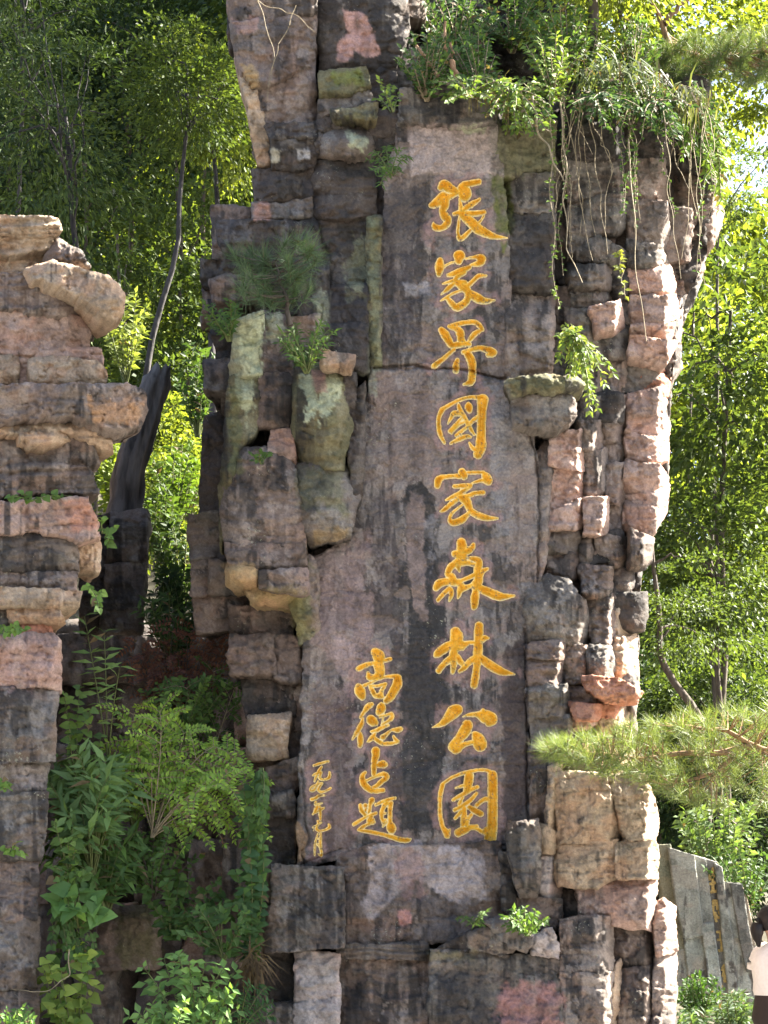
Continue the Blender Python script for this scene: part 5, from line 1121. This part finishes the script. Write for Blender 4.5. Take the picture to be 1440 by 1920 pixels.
for i, pts in enumerate([[(478, -10), (505, 60), (512, 110), (500, 190)], [(555, 10), (540, 50), (520, 90), (505, 160)], [(470, -5), (510, 15), (550, 25), (590, 60)]]):
    vine(['bare twig hanging down the top left face of the pillar', 'second bare twig crossing the top left face of the pillar', 'arched bare twig over the top left edge of the pillar'][i], pts, 13.85, 0.003, 0, 150 + i)
vine('thin bare runner hanging at the lower left edge', [(130, 1780), (128, 1830), (110, 1850), (60, 1860), (20, 1855)], 12.7, 0.004, 0, 160)
# shrub stems and trunks on the top
def stick(name, label, pts, Y, r0, r1, mat, cat='tree', crown=None):
    root = empty(name, P(pts[0][0], pts[0][1], Y), label, cat); rr_ = np.random.default_rng(len(label))
    q = wob_path([tuple(P(a, b, Y)) for a, b in pts], 0.012, rr_, 4 * len(pts)); link('trunk', tube_mesh('trunk', [(q, np.linspace(r0, r1, len(q)))], 7), mat, root)
    if crown:
        px, py, rad, kd = crown; c = bpy.data.objects.new('crown', CROWNS[kd][0][0]); COL.objects.link(c); c.parent = root; c.matrix_parent_inverse = root.matrix_basis.inverted()
        c.location = P(px, py, Y); c.scale = (rad,) * 3; tag(c, kind='stuff')
stick('small_tree', 'upright grey-brown trunk standing on the pillar top', [(1112, 190), (1114, 100), (1112, 40), (1104, -60)], 14.4, 0.045, 0.036, M_BARK, crown=(1120, -110, 0.55, 'bright'))
stick('small_tree', 'thin upright trunk behind the pillar top', [(1162, 120), (1164, 40), (1166, -60)], 15.2, 0.02, 0.016, M_BARK, crown=(1175, -90, 0.5, 'bright'))
for i, pts in enumerate([[(862, 150), (842, 110), (832, 70), (835, 40)], [(850, 150), (848, 100), (844, 80)], [(822, 145), (800, 110), (780, 85)]]):
    stick('shrub_stem', ['slim brown stem rising from the bush on the pillar top', 'short brown stem beside the slim one on the pillar top', 'leaning brown stem at the left of the pillar top'][i], pts, 13.85, 0.017, 0.008, M_BARK_WARM, 'shrub')

# ------------------------------------------------------------------ pines
def pine(name, label, branch, tufts, Y, ln, per, seed, c0, c1, bark=M_BARK_WARM, r0=0.03, toward=(-0.5, -0.2, 0.5), spread=0.3, extra=None):
    r = np.random.default_rng(seed); root = empty(name, P(branch[0][0], branch[0][1], Y), label, 'pine')
    mp = wob_path([tuple(P(a, b, Y)) for a, b in branch], 0.015, r, 5 * len(branch)); paths = [(mp, np.linspace(r0, r0 * 0.25, len(mp)))]
    for e in (extra or []): paths.append((wob_path([tuple(P(a, b, Y)) for a, b in e], 0.01, r, 10), np.linspace(r0 * 0.7, r0 * 0.25, 10)))
    allp = np.concatenate([p for p, _ in paths])
    pos, fwd = [], []; m = Y / F; tw = unit(np.array([toward]))[0]
    for (tx, ty) in tufts:
        e = np.array(P(tx, ty, Y + r.uniform(-spread, spread))); dd = np.linalg.norm(allp - e, axis=1) + 0.6 * np.maximum(0, (allp - e) @ tw); s = allp[np.argmin(dd)]
        q = bez(s, (s + e) / 2 + np.array([0, 0, -0.03]), e, 6); paths.append((q, np.linspace(0.0045, 0.0025, 6)))
        ax = unit((unit((e - s)[None])[0] * 0.6 + tw + r.normal(size=3) * 0.35)[None])[0]
        k = int(per * r.uniform(0.7, 1.3)); off = -r.random(k) ** 1.2 * 0.10
        f = unit(ax * r.uniform(0.35, 1.2, k)[:, None] + r.normal(size=(k, 3)) * 0.62)
        pos.append(e + ax * off[:, None]); fwd.append(f)
    pos, fwd = np.concatenate(pos), np.concatenate(fwd); n = len(pos)
    tag(link('needles', leaf_mesh('needles', pos, fwd, rdir(n, r), ln * m * r.uniform(0.7, 1.2, n), leaf_cols(n, c0, c1, r, 0.05), 'needle'), M_NEEDLE, root), kind='stuff')
    link('branch', tube_mesh('branch', paths, 5), bark, root)
prr = np.random.default_rng(31); tf = []
while len(tf) < 400:
    x = prr.uniform(1012, 1500); top = np.interp(x, [1010, 1100, 1200, 1300, 1440, 1500], [1392, 1372, 1352, 1330, 1318, 1310]); bot = np.interp(x, [1010, 1100, 1180, 1260, 1330, 1500], [1408, 1440, 1465, 1495, 1515, 1525])
    tf.append((x, prr.uniform(top, bot)))
pine('pine_branch', 'sunlit pine branch reaching in from the right across the pillar foot', [(1560, 1440), (1480, 1420), (1400, 1400), (1300, 1415), (1200, 1420), (1120, 1415), (1040, 1408)], tf, 13.2, 31, 52, 32, (0.085, 0.135, 0.045), (0.22, 0.27, 0.085), extra=[[(1400, 1400), (1340, 1450), (1260, 1470)], [(1430, 1405), (1360, 1370), (1280, 1360)]], spread=0.45)
tf2 = fan(470, 500, 40, 40, 14, 5) + fan(560, 480, 40, 45, 16, 6) + fan(520, 540, 75, 35, 16, 7)
pine('pine_sapling', 'young pine with blue-green needles on the left buttress', [(545, 610), (535, 560), (525, 520), (515, 490)], tf2, 13.35, 40, 75, 33, (0.055, 0.10, 0.05), (0.12, 0.18, 0.09), bark=M_BARK, toward=(0.0, -0.3, 0.6), r0=0.02)
tf3 = [(prr.uniform(1235, 1480), 0) for _ in range(170)]; tf3 = [(x, prr.uniform(np.interp(x, [1230, 1300, 1480], [95, 60, 50]), np.interp(x, [1230, 1300, 1480], [150, 140, 150]))) for x, _ in tf3]
pine('leaning_pine', 'dark flat-crowned pine with a bent orange trunk on the upper right', [(1208, 160), (1235, 130), (1252, 90), (1246, 45), (1225, 15), (1208, -30)], tf3 * 2, 15.0, 24, 75, 34, (0.05, 0.085, 0.035), (0.11, 0.15, 0.06), r0=0.038, toward=(0.2, -0.2, 0.5), extra=[[(1246, 45), (1265, 20), (1300, -10)], [(1250, 95), (1320, 110), (1400, 100), (1480, 95)]], spread=0.5)
tf4 = fan(1200, 120, 45, 40, 40, 9)
pine('small_pine', 'small dark pine clump right behind the upright trunk on the pillar top', [(1210, 190), (1205, 150), (1200, 110)], tf4, 14.7, 20, 50, 35, (0.04, 0.07, 0.03), (0.10, 0.13, 0.05), r0=0.02)
# bushes before the slate wall
plant('round_bush', 'round dark green bush at the foot of the grey slab wall', 'bush', (1315, 1920), fan(1310, 1862, 48, 38, 60, 90), 16.2, 'leaflet', 9, 4.5, (0.03, 0.075, 0.02), (0.07, 0.14, 0.03), 90, start=0.25, spread=0.2)
plant('ferny_bush', 'ferny grey-green bush beside the standing person', 'bush', (1380, 1960), fan(1385, 1895, 48, 35, 34, 91), 15.6, 'lance', 20, 7, (0.06, 0.11, 0.05), (0.12, 0.18, 0.09), 91, start=0.25, spread=0.2)
plant('ferny_bush', 'low ferny bush right at the pillar foot below the round bush', 'bush', (1295, 1985), fan(1300, 1920, 50, 28, 30, 92), 15.4, 'lance', 20, 7, (0.05, 0.10, 0.04), (0.11, 0.17, 0.08), 92, start=0.25, spread=0.2)
plant('silk_tree', 'sunlit feathery shrub under the pine branch above the slab wall', 'shrub', (1340, 1750), fan(1350, 1535, 80, 60, 34, 93), 17.9, 'ovate', 16, 9, (0.08, 0.14, 0.05), (0.17, 0.24, 0.09), 93, start=0.25, spread=0.3)
plant('dark_shrub', 'dark shrub overhanging the top of the slab wall', 'shrub', (1400, 1720), fan(1380, 1630, 75, 45, 36, 94), 17.4, 'ovate', 13, 8, G0, G1, 94, start=0.2, spread=0.3)

# ------------------------------------------------------------------ grey slab wall with gold characters
wall = empty('slab_wall', P(1330, 1900, 17.2), 'leaning wall of grey stone slabs with a column of gold characters', 'stone wall'); wall['kind'] = 'thing'
SG, SD, SP = (0.21, 0.225, 0.19), (0.10, 0.106, 0.093), (0.25, 0.28, 0.245)
slabs = [([(1232, 1586), (1256, 1585), (1272, 1680), (1290, 1780), (1262, 1784), (1246, 1700)], 0.02, (0.15, 0.165, 0.11)), ([(1256, 1592), (1300, 1605), (1318, 1752), (1284, 1760), (1268, 1680)], 0.10, SG), ([(1300, 1605), (1321, 1611), (1336, 1731), (1317, 1733), (1308, 1660)], 0.05, SG),
  ([(1321, 1611), (1342, 1618), (1353, 1720), (1369, 1864), (1352, 1867), (1336, 1715)], 0.02, SD), ([(1342, 1622), (1352, 1627), (1360, 1690), (1373, 1760), (1381, 1862), (1368, 1862), (1353, 1720)], 0.07, SG),
  ([(1352, 1654), (1372, 1658), (1389, 1755), (1373, 1757), (1360, 1690)], 0.04, SG), ([(1372, 1658), (1390, 1660), (1402, 1735), (1418, 1818), (1402, 1821), (1388, 1755)], 0.06, SD), ([(1390, 1660), (1400, 1690), (1412, 1745), (1416, 1812), (1402, 1735)], -0.02, (0.26, 0.21, 0.15)),
  ([(1284, 1760), (1318, 1754), (1334, 1862), (1296, 1862)], 0.04, SP), ([(1317, 1733), (1336, 1731), (1353, 1860), (1334, 1866)], 0.08, SP), ([(1262, 1784), (1288, 1780), (1298, 1880), (1262, 1880)], 0.03, SG), ([(1373, 1757), (1389, 1755), (1406, 1856), (1381, 1862)], 0.03, SG), ([(1402, 1821), (1418, 1818), (1424, 1880), (1406, 1880)], 0.02, SG)]
n0 = len(BLOCKS)
for pl, d, c in slabs:
    b = blk(pl, d, c, 'stone_slab', wall, Y=17.2, step=2.0, thick=0.25, facets=0, bev=2.0, wob=0.8, amp=0.22, pat=False, mat=M_SLATE, spall=0.01)
    so_ = build_block(b)
    if c == SD and pl[0][0] == 1321: dark_slab, dark_b = so_, b
WCH = [[[(578,300,9),(566,390,9)],[(572,365,9),(612,355,9)],[(572,435,9),(622,425,10)],[(600,275,9),(602,400,11),(604,515,11)],[(585,522,10),(642,512,11)]],
       [[(612,615,9),(604,700,10),(606,760,9)],[(604,625,8),(640,620,9),(650,700,10)],[(608,660,7),(645,655,7)],[(660,615,9),(668,660,10),(690,665,7)],[(655,690,8),(690,700,9)],[(612,740,8),(640,830,8)],[(630,745,10),(650,790,10),(688,790,9)],[(665,730,7),(676,755,7)]],
       [[(650,945,9),(712,938,10)],[(682,945,9),(684,1010,9)],[(660,1030,9),(722,1020,9)],[(694,1030,10),(702,1125,10)],[(670,1142,10),(740,1132,11)]],
       [[(722,1295,8),(702,1325,7)],[(700,1345,8),(736,1338,8)],[(720,1300,9),(728,1470,9)],[(718,1370,7),(704,1410,6)],[(745,1310,8),(770,1305,8),(772,1350,8),(746,1352,8),(745,1310,8)],[(742,1385,8),(776,1380,8)],[(758,1385,8),(762,1462,9)],[(744,1425,8),(778,1420,8)],[(738,1470,9),(786,1464,9)]]]
for st in WCH:
    st = [smooth_stroke([(1230 + x / 5.648, 1580 + y / 5.648, w / 5.648) for (x, y, w) in s]) for s in st]
    ap = np.concatenate([np.asarray(s) for s in st]); x0, y0 = ap[:, :2].min(0) - 3; x1, y1 = ap[:, :2].max(0) + 3
    x, y, q = grid_mesh(lambda X, Y_: -char_sd(st, X, Y_), x0, y0, x1, y1, 0.7)
    sd, h = block_height(dark_b, x, y); v = to_world(x, y, 17.2 - dark_b['d'] - h - 0.008)
    c = np.tile([[0.36, 0.26, 0.09]], (len(x), 1)) * (1 + 0.3 * fbm(x * 0.3, y * 0.3, 3.0, 3))[:, None]
    e = boundary(q); ring = np.unique(e); re = np.full(len(v), -1); re[ring] = np.arange(len(ring)); w = v[ring].copy(); w[:, 1] += 0.02
    link('carved_character', mesh_from('carved_character', np.concatenate([v, w]), [q, np.stack([e[:, 1], e[:, 0], len(v) + re[e[:, 0]], len(v) + re[e[:, 1]]], 1)], np.concatenate([c, c[ring]])), M_GOLD, dark_slab)

# ------------------------------------------------------------------ the person at the right edge
def mat_simple(name, col, rough=0.7, sss=0.0):
    m = plain_mat(name, col, rough, 0.06, 40, 0.05); 
    if sss: m.node_tree.nodes['Principled BSDF'].inputs['Subsurface Weight'].default_value = sss; m.node_tree.nodes['Principled BSDF'].inputs['Subsurface Radius'].default_value = (0.01, 0.004, 0.002)
    return m
M_SKIN = mat_simple('skin', (0.50, 0.30, 0.21), 0.5, 0.1); M_HAIR = mat_simple('black_hair', (0.012, 0.010, 0.010), 0.4); M_SHIRT = mat_simple('white_cotton', (0.78, 0.74, 0.70), 0.85); M_TROUS = mat_simple('dark_brown_cloth', (0.045, 0.032, 0.028), 0.85)
def skin_obj(name, verts, edges, rad, mat, parent, root=0, sub=2):
    me = bpy.data.meshes.new(name); me.from_pydata(verts, edges, []); me.update()
    o = link(name, me, mat, parent); sk = o.modifiers.new('skin', 'SKIN'); sk.use_smooth_shade = True
    for i, r_ in enumerate(rad): 
        s = me.skin_vertices[0].data[i]; s.radius = r_ if isinstance(r_, tuple) else (r_, r_); s.use_root = (i == root)
    ss = o.modifiers.new('sub', 'SUBSURF'); ss.levels = sub; ss.render_levels = sub
    return o
def ellipsoid(name, cen, rad, mat, parent, n=20, fn=None, cut=None):
    th = np.linspace(0, math.pi, n); ph = np.linspace(0, 2 * math.pi, n * 2, endpoint=False)
    T_, P_ = np.meshgrid(th, ph, indexing='ij'); d = np.stack([np.sin(T_) * np.cos(P_), np.sin(T_) * np.sin(P_), np.cos(T_)], -1).reshape(-1, 3)
    s = np.ones(len(d)) if fn is None else fn(d)
    v = np.asarray(cen) + d * s[:, None] * np.asarray(rad); I = np.arange(n * 2 * n).reshape(n, 2 * n); J = np.roll(I, -1, 1)
    q = np.stack([I[:-1], I[1:], J[1:], J[:-1]], -1).reshape(-1, 4)
    if cut is not None: q = q[cut(d[q].mean(1))]
    return link(name, mesh_from(name, v, [q]), mat, parent)
YP = 15.0
pb0 = P(1451, 1700, YP)
person = empty('person', (pb0.x, YP, 0.0), 'person in white short-sleeved shirt and dark trousers seen from behind at the right edge', 'person')
x, y = pb0.x, YP
# faces right and a little away: forward = +x (0.9), +y (0.4)
fx, fy = 0.97, 0.243
def PT(f, s, z): return (x + f * fx - s * fy, y + f * fy + s * fx, z)   # f forward, s to the person's left
V = [PT(0, 0, 0.92), PT(0, 0, 1.08), PT(-0.01, 0, 1.26), PT(-0.01, 0, 1.37), PT(0.01, 0, 1.45), PT(0.0, 0, 1.52), PT(0.0, 0, 1.60), PT(0.0, 0, 1.66),
     PT(-0.01, 0.16, 1.35), PT(-0.03, 0.21, 1.10), PT(0.15, 0.14, 1.00), PT(0.22, 0.10, 0.99), PT(-0.03, -0.16, 1.36), PT(-0.045, -0.225, 1.13), PT(0.15, -0.14, 1.00), PT(0.22, -0.10, 0.99),
     PT(0.0, 0.09, 0.86), PT(0.02, 0.09, 0.48), PT(-0.01, 0.09, 0.09), PT(0.14, 0.10, 0.035), PT(0.0, -0.09, 0.86), PT(0.03, -0.09, 0.48), PT(0.0, -0.09, 0.09), PT(0.15, -0.10, 0.035)]
E = [(0, 1), (1, 2), (2, 3), (3, 4), (4, 5), (5, 6), (6, 7), (3, 8), (8, 9), (9, 10), (10, 11), (3, 12), (12, 13), (13, 14), (14, 15), (0, 16), (16, 17), (17, 18), (18, 19), (0, 20), (20, 21), (21, 22), (22, 23)]
RD = [0.13, 0.115, 0.125, 0.10, 0.05, 0.06, 0.085, 0.07, 0.052, 0.042, 0.032, 0.028, 0.052, 0.042, 0.032, 0.028, 0.085, 0.056, 0.042, 0.035, 0.085, 0.056, 0.042, 0.035]
for (hs, e0) in ((1, 11), (-1, 15)):      # five fingers on each hand
    b0 = V[e0]
    for k in range(4):
        i0 = len(V); o_ = (k - 1.5) * 0.019
        V.append(PT(0.28, hs * (0.085 + 0.0), 0.99 + o_)); V.append(PT(0.315 + 0.006 * (k in (1, 2)), hs * 0.07, 0.985 + o_)); V.append(PT(0.34 + 0.008 * (k in (1, 2)), hs * 0.05, 0.978 + o_))
        E += [(e0, i0), (i0, i0 + 1), (i0 + 1, i0 + 2)]; RD += [0.0095, 0.0085, 0.0075]
    i0 = len(V); V.append(PT(0.25, hs * 0.075, 1.03)); V.append(PT(0.28, hs * 0.055, 1.045)); E += [(e0, i0), (i0, i0 + 1)]; RD += [0.010, 0.008]
skin_obj('body', V, E, RD, M_SKIN, person)
hc = PT(0.0, 0, 1.615)
def face_fn(d):
    f = d[:, 0] * fx + d[:, 1] * fy; l = -d[:, 0] * fy + d[:, 1] * fx
    nose = 0.16 * np.exp(-((f - 1) / 0.12) ** 2 - ((d[:, 2] + 0.12) / 0.14) ** 2 - (l / 0.12) ** 2)
    return 1 + nose - 0.05 * np.exp(-((d[:, 2] - 0.1) / 0.12) ** 2 - ((np.abs(l) - 0.35) / 0.12) ** 2) * (f > 0) - 0.08 * sstep(-0.4, -1, d[:, 2])
ellipsoid('head', hc, (0.092, 0.085, 0.115), M_SKIN, person, 24, face_fn)
for s_ in (-1, 1):
    ellipsoid('ear', PT(-0.015, s_ * 0.083, 1.61), (0.020, 0.012, 0.030), M_SKIN, person, 10)
    ellipsoid('eye', PT(0.077, s_ * 0.032, 1.625), (0.012, 0.012, 0.008), M_HAIR, person, 10)
ellipsoid('mouth', PT(0.083, 0, 1.560), (0.012, 0.022, 0.007), mat_simple('lips', (0.35, 0.12, 0.10)), person, 10)
hair = ellipsoid('hair', PT(-0.02, 0, 1.635), (0.108, 0.102, 0.112), M_HAIR, person, 28, lambda d: 1 + 0.03 * np.sin(d[:, 2] * 40 + d[:, 0] * 9), lambda d: (d[:, 0] * fx + d[:, 1] * fy < 0.35 + 0.55 * d[:, 2]) & (d[:, 2] > -0.75))
pt = [PT(-0.09, 0, 1.63), PT(-0.125, 0, 1.61), PT(-0.138, 0, 1.56), PT(-0.125, 0.01, 1.49), PT(-0.115, 0.01, 1.43)]
link('ponytail', tube_mesh('ponytail', [(wob_path(pt, 0.002, np.random.default_rng(1), 14), np.interp(np.linspace(0, 1, 14), [0, 0.2, 0.5, 1], [0.03, 0.045, 0.05, 0.012]))], 12), M_HAIR, person)
def loft(name, rings, mat, parent, n=28, cap=False):
    """rings: (forward, side, z, half depth, half width)"""
    a = np.linspace(0, 2 * math.pi, n, endpoint=False); V_ = []
    for k, (f, s, z, rf, rs) in enumerate(rings):
        w = 1 + 0.03 * np.sin(3 * a + k * 1.3) + 0.02 * np.sin(7 * a - k)
        V_ += [PT(f + rf * c_ * ww, s + rs * s_ * ww, z) for c_, s_, ww in zip(np.cos(a), np.sin(a), w)]
    I = np.arange(len(V_)).reshape(len(rings), n); J = np.roll(I, -1, 1)
    return link(name, mesh_from(name, V_, [np.stack([I[:-1], J[:-1], J[1:], I[1:]], -1).reshape(-1, 4)]), mat, parent)
shirt = loft('shirt', [(0, 0, 1.07, 0.135, 0.175), (0, 0, 1.10, 0.148, 0.188), (-0.005, 0, 1.17, 0.142, 0.182), (-0.01, 0, 1.26, 0.150, 0.190), (-0.015, 0, 1.34, 0.140, 0.192), (-0.01, 0, 1.395, 0.115, 0.165), (0.0, 0, 1.43, 0.085, 0.105), (0.01, 0, 1.455, 0.066, 0.066), (0.012, 0, 1.462, 0.060, 0.060)], M_SHIRT, person)
for s_ in (-1, 1):
    q = [PT(-0.01, s_ * 0.10, 1.40), PT(-0.03, s_ * 0.17, 1.37), PT(-0.045, s_ * 0.205, 1.31), PT(-0.05, s_ * 0.215, 1.26)]
    link('sleeve', tube_mesh('sleeve', [(wob_path(q, 0.003, np.random.default_rng(2), 12), np.linspace(0.072, 0.066, 12))], 16), M_SHIRT, person)
loft('trousers', [(0, 0, 1.085, 0.128, 0.168), (0, 0, 1.0, 0.140, 0.185), (-0.01, 0, 0.90, 0.150, 0.195), (0, 0, 0.82, 0.125, 0.185)], M_TROUS, person)
for s_ in (-1, 1):
    q = [PT(0, s_ * 0.09, 0.88), PT(0.02, s_ * 0.09, 0.48), PT(0, s_ * 0.09, 0.07)]
    link('trouser_leg', tube_mesh('trouser_leg', [(wob_path(q, 0.004, np.random.default_rng(3), 14), np.linspace(0.105, 0.075, 14))], 16), M_TROUS, person)
    link('shoe', tube_mesh('shoe', [([PT(-0.07, s_ * 0.09, 0.05), PT(0.0, s_ * 0.09, 0.055), PT(0.09, s_ * 0.095, 0.045), PT(0.17, s_ * 0.10, 0.035), PT(0.19, s_ * 0.10, 0.03)], [0.03, 0.045, 0.043, 0.035, 0.012])], 12), M_HAIR, person)
